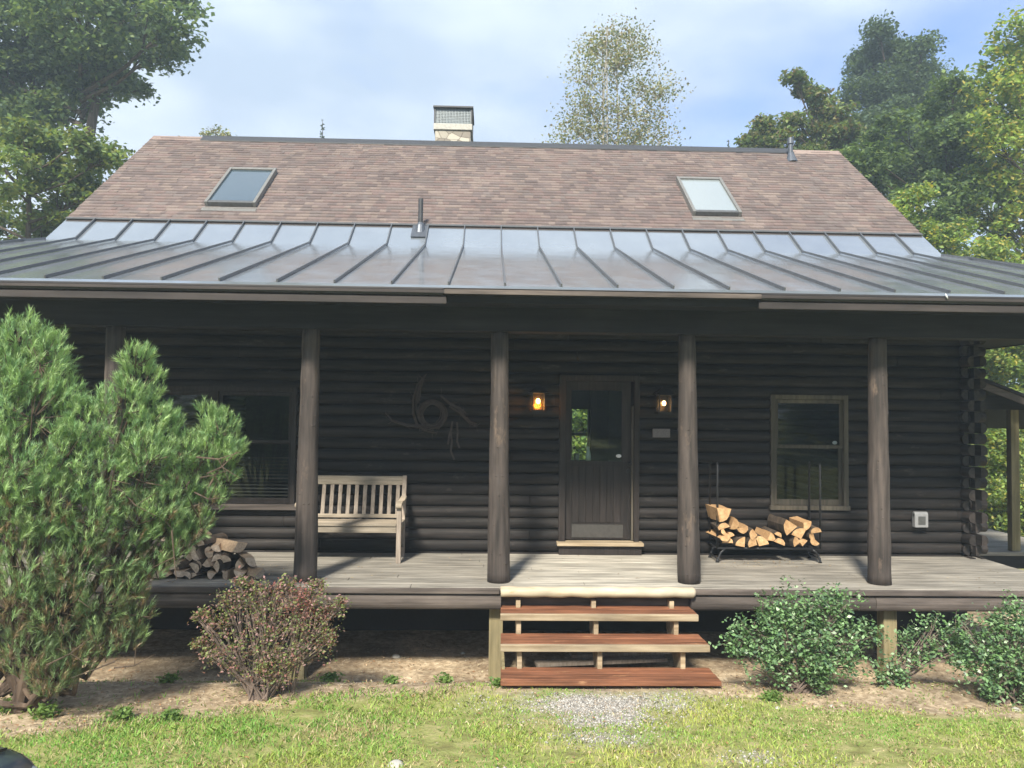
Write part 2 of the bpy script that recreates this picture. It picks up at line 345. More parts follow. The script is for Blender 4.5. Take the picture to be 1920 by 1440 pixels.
# ------------------------------------------------------------------ ground
def make_ground():
    xs = np.unique(np.concatenate([np.linspace(-300, -12, 16), np.linspace(-12, -5, 15), np.linspace(-5, 7, 241), np.linspace(7, 14, 15), np.linspace(14, 300, 16)]))
    ys = np.unique(np.concatenate([np.linspace(-300, -8, 14), np.linspace(-8, 3.5, 30), np.linspace(3.5, 9, 140), np.linspace(9, 30, 22), np.linspace(30, 400, 14)]))
    V = []; C = []
    for y in ys:
        for x in xs:
            V.append((x, y, gz(x, y)))
            e = edge(x) + 0.10 * noise.noise(Vector((x * 2.3, 0, 9))) + 0.05 * noise.noise(Vector((x * 9, y * 4, 2)))
            d = min(1, max(0, (y - e) / 0.16 + 0.5))
            if y > 19 or abs(x) > 7.5: d *= 0.3
            C.append((d, gravel_w(x, y) if (-3 < x < 5 and 3 < y < 8) else 0, 0.5 + 0.5 * noise.noise(Vector((x * 0.8, y * 1.4, 0)))))
    nx = len(xs); ny = len(ys)
    F = np.array([(j * nx + i, j * nx + i + 1, (j + 1) * nx + i + 1, (j + 1) * nx + i) for j in range(ny - 1) for i in range(nx - 1)])
    mt, nt, b = newmat('ground')
    a = N(nt, 'ShaderNodeAttribute'); a.attribute_name = 'Col'; s = N(nt, 'ShaderNodeSeparateColor'); nt.links.new(a.outputs['Color'], s.inputs[0])
    v = coords(nt)
    _, turf = noise_ramp(nt, v, 7, (0.21, 0.20, 0.075), (0.42, 0.36, 0.18), mid=(0.28, 0.30, 0.10))
    hd, dirt = noise_ramp(nt, v, 14, (0.18, 0.13, 0.085), (0.54, 0.45, 0.33), 0.3, 0.70, 10, 0.7, mid=(0.32, 0.25, 0.175))
    _, big = noise_ramp(nt, v, 1.6, (0.72, 0.69, 0.66), (1.65, 1.62, 1.56), 0.35, 0.65)
    dirt = mul(nt, dirt, big)
    vo = N(nt, 'ShaderNodeTexVoronoi'); vo.inputs['Scale'].default_value = 60; nt.links.new(v, vo.inputs['Vector'])
    sv = N(nt, 'ShaderNodeSeparateColor'); nt.links.new(vo.outputs['Color'], sv.inputs[0])
    rg = N(nt, 'ShaderNodeValToRGB'); rg.color_ramp.elements[0].color = (0.22, 0.20, 0.17, 1); rg.color_ramp.elements[1].color = (0.55, 0.52, 0.48, 1); nt.links.new(sv.outputs[0], rg.inputs[0])
    m1 = N(nt, 'ShaderNodeMix', data_type='RGBA'); nt.links.new(s.outputs[0], m1.inputs[0]); nt.links.new(turf, m1.inputs[6]); nt.links.new(dirt, m1.inputs[7])
    m2 = N(nt, 'ShaderNodeMix', data_type='RGBA'); nt.links.new(s.outputs[1], m2.inputs[0]); nt.links.new(m1.outputs[2], m2.inputs[6]); nt.links.new(rg.outputs[0], m2.inputs[7])
    nt.links.new(m2.outputs[2], b.inputs['Base Color']); b.inputs['Roughness'].default_value = 0.95; b.inputs['Specular IOR Level'].default_value = 0.15
    bump(nt, hd, b, 0.9, 0.03)
    o = npmesh('ground', np.array(V), F, mt, np.array(C), smooth=True)
    o['kind'] = 'structure'; return o
make_ground()

# ------------------------------------------------------------------ cabin
YW = 9.3; XL, XR = -6.04, 6.04; YB = 18.3; ZD = 0.72; ZC = 3.62
TOP = (11.106, 5.222); KINK = (10.588, 4.806); EAVE = (7.14, 3.672); RIDGE = (13.815, 7.458)
RXL, RXR = -6.29, 6.54
CAB = thing('log_cabin', (0, YW, ZD), 'dark brown log cabin with covered porch, metal lower roof and shingled upper roof', 'cabin')
CH = 0.1385
DOOR = (0.86, 1.86, ZD, 2.93); WIN = (3.51, 4.49, 1.31, 2.72); LWIN = (-4.38, -2.38, 1.27, 2.73)
OPEN = [DOOR, WIN, LWIN]
def spans(x0, x1, z, ops):
    segs = [(x0, x1)]
    for (a, b, c, d) in ops:
        if c < z < d:
            out = []
            for (p, q) in segs:
                if b <= p or a >= q: out.append((p, q)); continue
                if a > p: out.append((p, a))
                if b < q: out.append((b, q))
            segs = out
    return segs
def half_log(mb, axis, a, b, face, z0, sgn, bulge=0.034):
    """one course of half-round log siding; the round face bulges by sgn*bulge"""
    prof = []
    for k in range(9):
        t = k / 8; z = z0 + 0.004 + t * (CH - 0.008)
        w = math.sin(math.pi * t) ** 0.55
        prof.append((face + sgn * bulge * w, z))
    prof += [(face - sgn * 0.03, z0 + CH - 0.004), (face - sgn * 0.03, z0 + 0.004)]
    mb.prism(prof, axis, a, b)
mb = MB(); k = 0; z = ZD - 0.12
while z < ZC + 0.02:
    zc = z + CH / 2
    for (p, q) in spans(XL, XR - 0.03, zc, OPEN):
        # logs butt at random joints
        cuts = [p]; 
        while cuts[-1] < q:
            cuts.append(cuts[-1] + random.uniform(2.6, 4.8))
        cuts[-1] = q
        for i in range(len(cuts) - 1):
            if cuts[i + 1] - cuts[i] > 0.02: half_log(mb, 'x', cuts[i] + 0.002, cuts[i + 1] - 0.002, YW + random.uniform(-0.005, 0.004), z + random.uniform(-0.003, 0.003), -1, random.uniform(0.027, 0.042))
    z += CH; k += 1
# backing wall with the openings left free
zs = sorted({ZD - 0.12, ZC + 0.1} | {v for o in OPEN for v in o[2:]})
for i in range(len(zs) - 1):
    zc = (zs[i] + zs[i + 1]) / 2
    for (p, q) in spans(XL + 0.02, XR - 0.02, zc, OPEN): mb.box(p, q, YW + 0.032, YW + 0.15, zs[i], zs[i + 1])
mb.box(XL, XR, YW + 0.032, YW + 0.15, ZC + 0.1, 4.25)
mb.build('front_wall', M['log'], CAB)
# side walls (round logs along Y, ends run past the corner), gables follow the roof
def roofz(y):
    return np.interp(y, [EAVE[0], KINK[0], RIDGE[0], 2 * RIDGE[0] - KINK[0], 2 * RIDGE[0] - EAVE[0]], [EAVE[1], KINK[1], RIDGE[1], KINK[1], EAVE[1]])
for sgn, X in ((1, XR), (-1, XL)):
    mb = MB(); z = ZD - 0.12; k = 0
    while z < RIDGE[1] - 0.2:
        y0, y1 = YW, YB
        if z + CH > 4.0:
            ys = np.linspace(YW, YB, 400); ok = ys[roofz(ys) - 0.22 > z + CH]
            if len(ok) < 2: break
            y0, y1 = ok[0], ok[-1]
        elif True:
            y0 = YW - (0.20 if k % 2 == 0 else 0.08)
        half_log(mb, 'y', y0, y1, X + sgn * 0.07, z, sgn, 0.05)
        half_log(mb, 'y', y0, y1, X - sgn * 0.07, z, -sgn, 0.05)
        if k % 2 == 1 and z < 3.6:
            mb.tube([(X + sgn * 0.02, YW + 0.05, z + CH / 2), (X + sgn * 0.24, YW + 0.05, z + CH / 2)], CH / 2 * 0.98, 12)
        z += CH; k += 1
    mb.box(X - 0.045, X + 0.045, YW + 0.16, YB - 0.005, ZD - 0.12, 3.9)
    mb.build('side_wall', M['logY'], CAB)
# corner board, back wall with a rear window, interior floor, partition
mb = MB(); RW = (1.98, 2.42, 1.30, 2.55)
for (x0, x1, z0, z1) in ((XL, RW[0], 0.4, 4.6), (RW[1], XR, 0.4, 4.6), (RW[0], RW[1], 0.4, RW[2]), (RW[0], RW[1], RW[3], 4.6)):
    mb.box(x0, x1, YB, YB + 0.15, z0, z1)
mb.build('back_wall', M['log'], CAB)
mb = MB(); mb.box(XL + 0.1, XR - 0.1, YW + 0.16, YB - 0.02, ZD - 0.1, ZD - 0.02); mb.box(XL + 0.1, XR - 0.1, YW + 0.16, YB - 0.02, 3.3, 3.4)
mb.build('interior_floor', M['inside'], CAB)
mb = MB(); mb.box(2.150, 2.275, 15.9, 16.03, ZD - 0.02, 3.3); mb.box(2.9, 3.0, 9.5, YB - 0.05, ZD - 0.02, 3.3); mb.box(-1.2, -1.1, 9.5, YB - 0.05, ZD - 0.02, 3.3)
mb.build('interior_partition', M['inside'], CAB)
mb = MB(); mb.box(RW[0], RW[1], YB + 0.02, YB + 0.07, 1.90, 1.96); mb.box(RW[0], RW[0] + 0.03, YB + 0.02, YB + 0.07, RW[2], RW[3]); mb.box(RW[1] - 0.03, RW[1], YB + 0.02, YB + 0.07, RW[2], RW[3])
mb.build('rear_window_sash', M['white'], CAB)

# roofs -------------------------------------------------------------
def shingles(y0, z0, y1, z1, xl, xr, name):
    """overlapping tabs from the bottom (y0,z0) to the ridge (y1,z1)"""
    V = []; F = []; C = []
    L = math.hypot(y1 - y0, z1 - z0); n = int(L / 0.104); e = L / n
    d = ((y1 - y0) / L, (z1 - z0) / L); nrm = (-d[1] * (1 if y1 > y0 else 1), d[0] if y1 > y0 else -d[0])
    if nrm[1] < 0: nrm = (-nrm[0], -nrm[1])
    pal = [(0.166, 0.130, 0.122), (0.182, 0.143, 0.130), (0.144, 0.115, 0.110), (0.198, 0.158, 0.142), (0.156, 0.130, 0.123), (0.172, 0.128, 0.119), (0.134, 0.108, 0.104)]
    for r in range(n):
        s0 = r * e; s1 = s0 + e * 1.02; x = xl - random.uniform(0, 0.15)
        while x < xr:
            w = random.choice((0.07, 0.10, 0.14, 0.18, 0.22)); a = max(x, xl); b = min(x + w, xr); x += w
            if b - a < 0.01: continue
            th = random.choice((0.009, 0.016, 0.019)); c = random.choice(pal); g = random.uniform(0.93, 1.07); c = tuple(k * g for k in c)
            o = len(V)
            def P(xx, s, h): return (xx, y0 + d[0] * s + nrm[0] * h, z0 + d[1] * s + nrm[1] * h)
            V += [P(a, s0, 0), P(b, s0, 0), P(a, s0, th), P(b, s0, th), P(a, s1, 0.002), P(b, s1, 0.002)]
            F += [(o, o + 1, o + 3, o + 2), (o + 2, o + 3, o + 5, o + 4)]
            C += [c] * 6
    return np.array(V), np.array(F), np.array(C)
V1, F1, C1 = shingles(TOP[0], TOP[1] + 0.012, RIDGE[0], RIDGE[1] + 0.012, RXL, RXR, 'a')
yb = 2 * RIDGE[0] - KINK[0] + 0.4; zb = KINK[1] - 0.4 * 0.803
V2, F2, C2 = shingles(yb, zb, RIDGE[0], RIDGE[1] + 0.012, RXL, RXR, 'b')
sh = npmesh('shingle_roof', np.vstack([V1, V2]), np.vstack([F1, F2 + len(V1)]), M['shingle'], np.vstack([C1, C2]), CAB)
# roof deck and rakes under the coverings
mb = MB(); t = 0.16
yb2 = yb; prof = [(KINK[0], KINK[1] - 0.01), (RIDGE[0], RIDGE[1] - 0.002), (yb2, zb - 0.01), (yb2, zb - t), (RIDGE[0], RIDGE[1] - t * 1.2), (KINK[0], KINK[1] - t)]
mb.prism(prof, 'x', RXL + 0.012, RXR - 0.012)
mb.build('roof_deck', M['fascia'], CAB)
mb = MB(); mb.prism([(RIDGE[0] - 0.17, RIDGE[1] - 0.105), (RIDGE[0], RIDGE[1] + 0.03), (RIDGE[0] + 0.17, RIDGE[1] - 0.105), (RIDGE[0] + 0.17, RIDGE[1] - 0.085), (RIDGE[0], RIDGE[1] + 0.052), (RIDGE[0] - 0.17, RIDGE[1] - 0.085)], 'x', -5.37, 5.62)
mb.build('ridge_vent', M['vent'], CAB)
for nm, x0, x1 in (('ridge_shingles', RXL, -5.37), ('ridge_shingles', 5.62, RXR)):
    mb = MB(); mb.prism([(RIDGE[0] - 0.14, RIDGE[1] - 0.09), (RIDGE[0], RIDGE[1] + 0.028), (RIDGE[0] + 0.14, RIDGE[1] - 0.09), (RIDGE[0] + 0.14, RIDGE[1] - 0.10), (RIDGE[0], RIDGE[1] + 0.016), (RIDGE[0] - 0.14, RIDGE[1] - 0.10)], 'x', x0, x1)
    mb.build(nm, M['shingle'], CAB, colors=np.tile([0.26, 0.2, 0.175], (len(mb.v), 1)))
# metal roof: upper strip on the main pitch, lower porch roof with hips at both ends
HL, HR = -8.1, 7.75          # eave corners
S0, SP = -5.859, 0.5441
def zlow(y): return EAVE[1] + (KINK[1] - EAVE[1]) * (y - EAVE[0]) / (KINK[0] - EAVE[0])
mb = MB()
def quadsheet(P, nu, nv):
    """bilinear sheet p00,p10,p11,p01"""
    a, b, c, d = [Vector(p) for p in P]; o = []
    for j in range(nv + 1):
        for i in range(nu + 1):
            u = i / nu; v = j / nv; o.append((a * (1 - u) + b * u) * (1 - v) + (d * (1 - u) + c * u) * v)
    return o, [(j * (nu + 1) + i, j * (nu + 1) + i + 1, (j + 1) * (nu + 1) + i + 1, (j + 1) * (nu + 1) + i) for j in range(nv) for i in range(nu)]
YE2 = 2 * RIDGE[0] - EAVE[0]
mb.add([(HL, EAVE[0], EAVE[1]), (HR, EAVE[0], EAVE[1]), (RXR, KINK[0], KINK[1]), (RXL, KINK[0], KINK[1]), (RXR, TOP[0], TOP[1]), (RXL, TOP[0], TOP[1]),
        (HL, 12.6, EAVE[1]), (HR, 12.6, EAVE[1]), (RXL, 12.6, KINK[1]), (RXR, 12.6, KINK[1])],
       [(0, 1, 2, 3), (3, 2, 4, 5), (0, 3, 8, 6), (1, 7, 9, 2)])
# underside, 3 cm lower
mb.add([(HL, EAVE[0], EAVE[1] - 0.03), (HR, EAVE[0], EAVE[1] - 0.03), (RXR, KINK[0], KINK[1] - 0.03), (RXL, KINK[0], KINK[1] - 0.03), (HL, 12.6, EAVE[1] - 0.03), (HR, 12.6, EAVE[1] - 0.03), (RXL, 12.6, KINK[1] - 0.03), (RXR, 12.6, KINK[1] - 0.03),
        (HL, EAVE[0], EAVE[1]), (HR, EAVE[0], EAVE[1])],
       [(3, 2, 1, 0), (4, 6, 3, 0), (2, 7, 5, 1), (0, 1, 9, 8)])
roofm = mb.build('metal_roof', M['metal'], CAB)
mb = MB()
nl = (EAVE[1] - KINK[1], KINK[0] - EAVE[0]); ll = math.hypot(*nl); nl = (nl[0] / ll, nl[1] / ll)   # normal (y,z) of lower roof
i = -5
while True:
    x = S0 + i * SP; i += 1
    if x > HR: break
    if x < HL + 0.1: continue
    def seam(a, b, up): mb.bar(a, b, 0.015, 0.030, up)
    up1 = (0, nl[0], nl[1]); up2 = (0, -0.62, 0.785)
    y1, z1 = KINK
    if x < RXL: f = (x - HL) / (RXL - HL); y1, z1 = EAVE[0] + f * (KINK[0] - EAVE[0]), EAVE[1] + f * (KINK[1] - EAVE[1])
    if x > RXR: f = (HR - x) / (HR - RXR); y1, z1 = EAVE[0] + f * (KINK[0] - EAVE[0]), EAVE[1] + f * (KINK[1] - EAVE[1])
    seam((x, EAVE[0], EAVE[1] + 0.018), (x, y1 - 0.02, z1 + 0.018), up1)
    if RXL + 0.02 < x < RXR - 0.02: seam((x, KINK[0] - 0.01, KINK[1] + 0.018), (x, TOP[0] - 0.01, TOP[1] + 0.018), up2)
for hx, rx in ((HL, RXL), (HR, RXR)): mb.bar((hx, EAVE[0], EAVE[1] + 0.012), (rx, KINK[0], KINK[1] + 0.012), 0.07, 0.03)
mb.build('standing_seam', M['seam'], roofm)
mb = MB(); mb.bar((RXL, TOP[0] - 0.01, TOP[1] + 0.02), (RXR, TOP[0] - 0.01, TOP[1] + 0.02), 0.05, 0.012, (0, -0.62, 0.785)); mb.build('transition_flashing', M['skydark'], roofm)

# porch ceiling, beam, gutter, fascia
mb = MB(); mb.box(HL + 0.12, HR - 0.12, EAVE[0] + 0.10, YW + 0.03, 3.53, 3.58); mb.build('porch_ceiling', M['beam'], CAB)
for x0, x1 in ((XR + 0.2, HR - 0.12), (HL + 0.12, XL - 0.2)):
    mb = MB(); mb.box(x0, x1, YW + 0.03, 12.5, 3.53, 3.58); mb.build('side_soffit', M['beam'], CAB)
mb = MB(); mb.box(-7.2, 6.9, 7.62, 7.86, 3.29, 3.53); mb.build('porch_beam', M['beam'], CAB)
def at_x(px, D=7.14): return at(px, 560, D).x
gx0, gx1 = at_x(832), at_x(1424)
mb = MB()
GP = [(EAVE[0] + 0.03, EAVE[1] - 0.035), (EAVE[0] - 0.075, EAVE[1] - 0.035), (EAVE[0] - 0.075, EAVE[1] - 0.055), (EAVE[0] - 0.055, EAVE[1] - 0.075), (EAVE[0] - 0.05, EAVE[1] - 0.105), (EAVE[0] + 0.03, EAVE[1] - 0.105)]
mb.prism(GP, 'x', HL, gx0); mb.prism(GP, 'x', gx1, HR)
mb.build('gutter', M['gutter'], CAB, bevel=0.003)
mb = MB(); mb.prism([(y + 0.0, z + 0.012 if z < EAVE[1] - 0.05 else z) for y, z in GP], 'x', gx0 + 0.002, gx1 - 0.002)
mb.build('gutter', M['gutter'], CAB, bevel=0.003)
mb = MB(); mb.box(gx0 + 0.01, gx1 - 0.01, EAVE[0] - 0.083, EAVE[0] - 0.0765, EAVE[1] - 0.093, EAVE[1] - 0.05); mb.build('gutter_lip', M['rim'], CAB, 'paler weathered strip along the middle gutter')
for a, b in ((HL, gx0 + 0.03), (gx1 - 0.02, HR)):
    mb = MB(); mb.box(a, b, EAVE[0] - 0.045, EAVE[0] - 0.02, EAVE[1] - 0.185, EAVE[1] - 0.118); mb.build('fascia_board', M['fascia'], CAB, bevel=0.004)
    mb = MB(); mb.box(a, b, EAVE[0] - 0.0805, EAVE[0] - 0.0765, EAVE[1] - 0.086, EAVE[1] - 0.058); mb.build('gutter_lip', M['fascia'], CAB)
mb = MB(); mb.box(HL + 0.02, HR - 0.02, EAVE[0] + 0.035, EAVE[0] + 0.06, EAVE[1] - 0.16, EAVE[1] - 0.03); mb.build('sub_fascia', M['beam'], CAB)
for X in (HL + 0.02, HR - 0.05):
    mb = MB(); mb.box(X, X + 0.03, EAVE[0] + 0.07, 12.5, EAVE[1] - 0.15, EAVE[1] - 0.035); mb.build('side_fascia', M['fascia'], CAB)
p = at(1775, 556, EAVE[0] - 0.10)
mb = MB(); mb.tube([p + Vector((-0.012, 0, 0.03)), p, p + Vector((0.012, 0, -0.022))], [0.003, 0.009, 0.004], 6); mb.build('gutter_hook', M['white'], CAB, 'small bright metal hook on the right gutter', smooth=True)

# porch posts
def px_post(name, top, base, Y=7.76):
    a = at(base[0], base[1], Y); b = at(top[0], top[1], Y)
    dx = (b.x - a.x) / (b.z - a.z); n = 26; pts = []; rad = []
    for i in range(n + 1):
        z = ZD + (3.29 - ZD) * i / n; x = a.x + dx * (z - a.z)
        pts.append((x + 0.006 * noise.noise(Vector((z * 1.3, base[0], 0))), Y + 0.006 * noise.noise(Vector((z * 1.3, 5, base[0]))), z))
        rad.append(0.118 - 0.030 * i / n + 0.009 * noise.noise(Vector((z * 4, base[0] * 0.1, 2))))
    mb = MB(); mb.tube(pts, rad, 20, True)
    for q in range(20):                       # knots
        i = random.randrange(1, n - 1); a_ = random.uniform(math.pi * 0.9, math.pi * 2.1); c = Vector(pts[i]) + Vector((math.cos(a_), math.sin(a_), 0)) * rad[i] * 0.97
        mb.tube([c - Vector((math.cos(a_), math.sin(a_), 0)) * 0.02, c + Vector((math.cos(a_), math.sin(a_), 0)) * 0.006], [0.02, 0.009], 8)
    return mb.build('porch_post', M['post'], CAB, smooth=True)
for t_, b_ in (((217, 640), (205, 1085)), ((583, 640), (572, 1087)), ((937, 640), (935, 1089)), ((1288, 645), (1292, 1092)), ((1645, 655), (1649, 1097)), ((2005, 660), (2012, 1100)), ((-150, 640), (-165, 1085))):
    px_post('porch_post', t_, b_)
# deck
XD0, XD1 = -6.9, 6.13
mb = MB(); y = 7.50
while y < YW - 0.04:
    cuts = [XD0]
    while cuts[-1] < XD1: cuts.append(cuts[-1] + random.uniform(2.4, 4.9))
    cuts[-1] = XD1
    dz = random.uniform(-0.001, 0.001)
    for i in range(len(cuts) - 1):
        if cuts[i + 1] - cuts[i] > 0.05: mb.box(cuts[i] + 0.002, cuts[i + 1] - 0.002, y, min(y + 0.134, YW - 0.042), ZD - 0.036, ZD + dz)
    y += 0.140
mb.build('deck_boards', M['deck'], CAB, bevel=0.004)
mb = MB(); mb.box(XD0, 0.115, 7.455, 7.495, ZD - 0.06, ZD - 0.006); mb.box(2.04, XD1, 7.455, 7.495, ZD - 0.06, ZD - 0.006); mb.build('deck_edge', M['rim'], CAB, bevel=0.008)
mb = MB()
def roundbeam(x0, x1):
    prof = [(7.51 + 0.07 * math.cos(a) * 0.6 - 0.0, 0.577 + 0.078 * math.sin(a)) for a in np.linspace(math.pi / 2, 3 * math.pi / 2, 9)] + [(7.62, 0.499), (7.62, 0.655)]
    mb.prism(prof, 'x', x0, x1)
roundbeam(XD0, -1.42); roundbeam(-1.415, 0.13); roundbeam(2.03, 3.9); roundbeam(3.905, XD1)
mb.box(0.135, 2.025, 7.56, 7.62, 0.50, 0.66)
mb.build('rim_beam', M['rim'], CAB, smooth=False)
mb = MB()
for x in np.arange(XD0 + 0.2, XD1, 0.61): mb.box(x, x + 0.04, 7.63, YW - 0.05, 0.52, ZD - 0.038)
mb.build('deck_joist', M['beam'], CAB)
mb = MB(); mb.box(XL, XR, 9.34, 9.5, -0.6, ZD - 0.13); mb.box(XD0, XD0 + 0.1, 7.6, 9.3, -0.6, ZD - 0.14); mb.build('foundation_wall', M['inside'], CAB)
for x in (-5.9, -1.9, 0.085, 4.13, 6.0):
    mb = MB(); mb.box(x - 0.07, x + 0.07, 7.63, 7.77, -0.4, 0.515); mb.build('support_post', M['pt'], CAB, bevel=0.006)

# door, windows
dr = MB(); dr.box(0.945, 1.765, YW + 0.03, YW + 0.07, ZD + 0.17, 1.86); dr.box(0.945, 1.013, YW + 0.03, YW + 0.07, 1.86, 2.86); dr.box(1.648, 1.765, YW + 0.03, YW + 0.07, 1.86, 2.86); dr.box(1.013, 1.648, YW + 0.03, YW + 0.07, 2.745, 2.86)
for i in range(7): dr.box(1.03 + i * 0.087, 1.03 + i * 0.087 + 0.081, YW + 0.022, YW + 0.031, 1.10, 1.80)
door = dr.build('door', M['trimZ'], CAB, bevel=0.003)
mb = MB(); mb.box(1.013, 1.648, YW + 0.045, YW + 0.051, 1.86, 2.745); mb.build('pane', M['doorglass'], door)
mb = MB(); mb.box(1.03, 1.67, YW + 0.018, YW + 0.028, 0.915, 1.075); mb.build('kick_plate', plain('kick plate', (0.065, 0.060, 0.056), 0.5, 0.2), door)
mb = MB(); c = at(1180, 870, YW - 0.02); mb.tube([c + Vector((0, 0.06, 0)), c + Vector((0, 0.02, 0))], 0.012, 10); mb.tube([c + Vector((0, 0.02, 0)), c, c + Vector((0, -0.012, 0)), c + Vector((0, -0.02, 0))], [0.016, 0.03, 0.026, 0.01], 14)
mb.build('handle', M['black'], door, smooth=True)
mb = MB(); mb.tube([c + Vector((0, 0.05, -0.09)), c + Vector((0, 0.035, -0.09))], 0.028, 12); mb.build('lock', M['black'], door)
mb = MB(); mb.box(DOOR[0], 0.94, YW - 0.045, YW + 0.10, ZD + 0.12, 2.93); mb.box(1.795, DOOR[1], YW - 0.045, YW + 0.10, ZD + 0.12, 2.93); mb.box(0.94, 1.795, YW - 0.045, YW + 0.10, 2.862, 2.93)
fr = mb.build('door_frame', M['trimZ'], CAB, bevel=0.004)
mb = MB(); mb.box(1.768, 1.792, YW + 0.0, YW + 0.03, ZD + 0.165, 2.55); mb.build('weather_strip', M['winframe'], CAB)
mb = MB(); mb.box(0.835, 1.90, YW - 0.15, YW + 0.07, ZD + 0.115, ZD + 0.155); mb.build('threshold', M['tan'], CAB, bevel=0.006)
mb = MB(); mb.box(0.86, 1.88, YW - 0.10, YW + 0.02, ZD + 0.002, ZD + 0.112); mb.build('threshold_riser', M['trimZ'], CAB)
def oval(px, py, D, nm, w=0.035, h=0.022):
    c = at(px, py, D); mb = MB(); v = []
    for k in range(16): a = 2 * math.pi * k / 16; v.append((c.x + w * math.cos(a), c.z + h * math.sin(a)))
    mb.prism(v, 'y', D - 0.008, D + 0.008); return mb.build(nm, M['white'], CAB, bevel=0.004)
oval(1160, 855, YW + 0.03, 'door_sensor'); oval(1565, 830, YW + 0.0, 'window_sensor', 0.03, 0.022)
def window(o, cols, name, mat=None):
    mat = mat or M['winframe']
    x0, x1, z0, z1 = o; f = 0.055
    mb = MB(); yf, yk = YW - 0.05, YW + 0.09
    mb.box(x0, x0 + f, yf, yk, z0, z1); mb.box(x1 - f, x1, yf, yk, z0, z1); mb.box(x0 + f, x1 - f, yf, yk, z1 - f, z1); mb.box(x0 - 0.015, x1 + 0.015, yf - 0.02, yk, z0 - 0.025, z0 + 0.028)
    for i in range(1, cols): c = x0 + (x1 - x0) * i / cols; mb.box(c - 0.045, c + 0.045, yf + 0.004, yk, z0 + 0.03, z1 - f)
    w = mb.build(name, mat, CAB, bevel=0.004)
    for i in range(cols):
        a = x0 + (x1 - x0) * i / cols + (f if i == 0 else 0.045); b = x0 + (x1 - x0) * (i + 1) / cols - (f if i == cols - 1 else 0.045)
        zm = z0 + (z1 - z0) * 0.525
        mb = MB(); s = 0.045
        mb.box(a, a + s, yf + 0.03, yf + 0.06, zm, z1 - f - 0.003); mb.box(b - s, b, yf + 0.03, yf + 0.06, zm, z1 - f - 0.003); mb.box(a + s, b - s, yf + 0.03, yf + 0.06, z1 - f - 0.05, z1 - f - 0.003); mb.box(a + s, b - s, yf + 0.03, yf + 0.06, zm, zm + 0.045)
        mb.box(a, a + s, yf + 0.062, yf + 0.09, z0 + 0.03, zm); mb.box(b - s, b, yf + 0.062, yf + 0.09, z0 + 0.03, zm); mb.box(a + s, b - s, yf + 0.062, yf + 0.09, z0 + 0.03, z0 + 0.10)
        mb.build('sash', mat, w, bevel=0.003)
        mb = MB(); mb.box(a + s, b - s, yf + 0.042, yf + 0.047, zm + 0.045, z1 - f - 0.05); mb.box(a + s, b - s, yf + 0.075, yf + 0.08, z0 + 0.10, zm); mb.build('pane', M['glass'], w)
    return w
window(WIN, 1, 'window')
lw = window(LWIN, 2, 'window', M['trimZ'])
mb = MB(); mb.box(LWIN[0] - 0.03, LWIN[1] + 0.03, YW - 0.085, YW - 0.0705, LWIN[2] - 0.035, LWIN[2] + 0.035); mb.build('window_sill', M['rim'], lw, bevel=0.003)
mb = MB()
for z in np.arange(LWIN[2] + 0.12, LWIN[2] + 0.62, 0.042): mb.box(LWIN[0] + 0.1, LWIN[1] - 0.1, YW + 0.062, YW + 0.066, z, z + 0.016)
mb.build('blind', M['rim'], lw)
# dark curtains behind the windows
# skylights
def skylight(x0, x1, tint, rough, label):
    u = Vector((0, RIDGE[0] - TOP[0], RIDGE[1] - TOP[1])).normalized(); n = Vector((0, -u.z, u.y))
    def P(x, y, h): s = (y - TOP[0]) / (RIDGE[0] - TOP[0]); return Vector((x, y, TOP[1] + s * (RIDGE[1] - TOP[1]))) + n * h
    y0, y1 = 11.50, 12.58; w = 0.048; H = 0.10
    mb = MB()
    for a, b in (((x0 + w / 2, y0), (x0 + w / 2, y1)), ((x1 - w / 2, y0), (x1 - w / 2, y1))): mb.bar(P(a[0], a[1], H / 2), P(b[0], b[1], H / 2), w, H, n)
    mb.bar(P(x0 + w, y1 - 0.03, H / 2), P(x1 - w, y1 - 0.03, H / 2), 0.07, H, n)
    s = mb.build('skylight', M['skyframe'], CAB, label, bevel=0.006)
    mb = MB(); mb.bar(P(x0 + w + 0.001, y0 + 0.03, H / 2 - 0.004), P(x1 - w - 0.001, y0 + 0.03, H / 2 - 0.004), 0.07, H - 0.008, n); mb.build('lower_rail', M['skydark'], s, bevel=0.005)
    mb = MB(); mb.bar(P(x0 - 0.02, y0 - 0.07, 0.02), P(x1 + 0.02, y0 - 0.07, 0.02), 0.13, 0.008, n); mb.build('apron_flashing', M['skyframe'], s)
    mt, nt, b = newmat('skylight glass'); b.inputs['Base Color'].default_value = rgb(tint); b.inputs['Roughness'].default_value = rough; b.inputs['Specular IOR Level'].default_value = 1.0; b.inputs['Coat Weight'].default_value = 0.6
    mb = MB(); mb.bar(P((x0 + x1) / 2, y0 + 0.05, H - 0.035), P((x0 + x1) / 2, y1 - 0.055, H - 0.035), x1 - x0 - 2 * w, 0.012, n); mb.build('pane', mt, s)
skylight(-4.42, -3.64, (0.045, 0.07, 0.09), 0.06, 'left skylight with dark blue glass')
skylight(3.12, 3.89, (0.24, 0.27, 0.28), 0.08, 'right skylight with pale glass over a drawn blind')
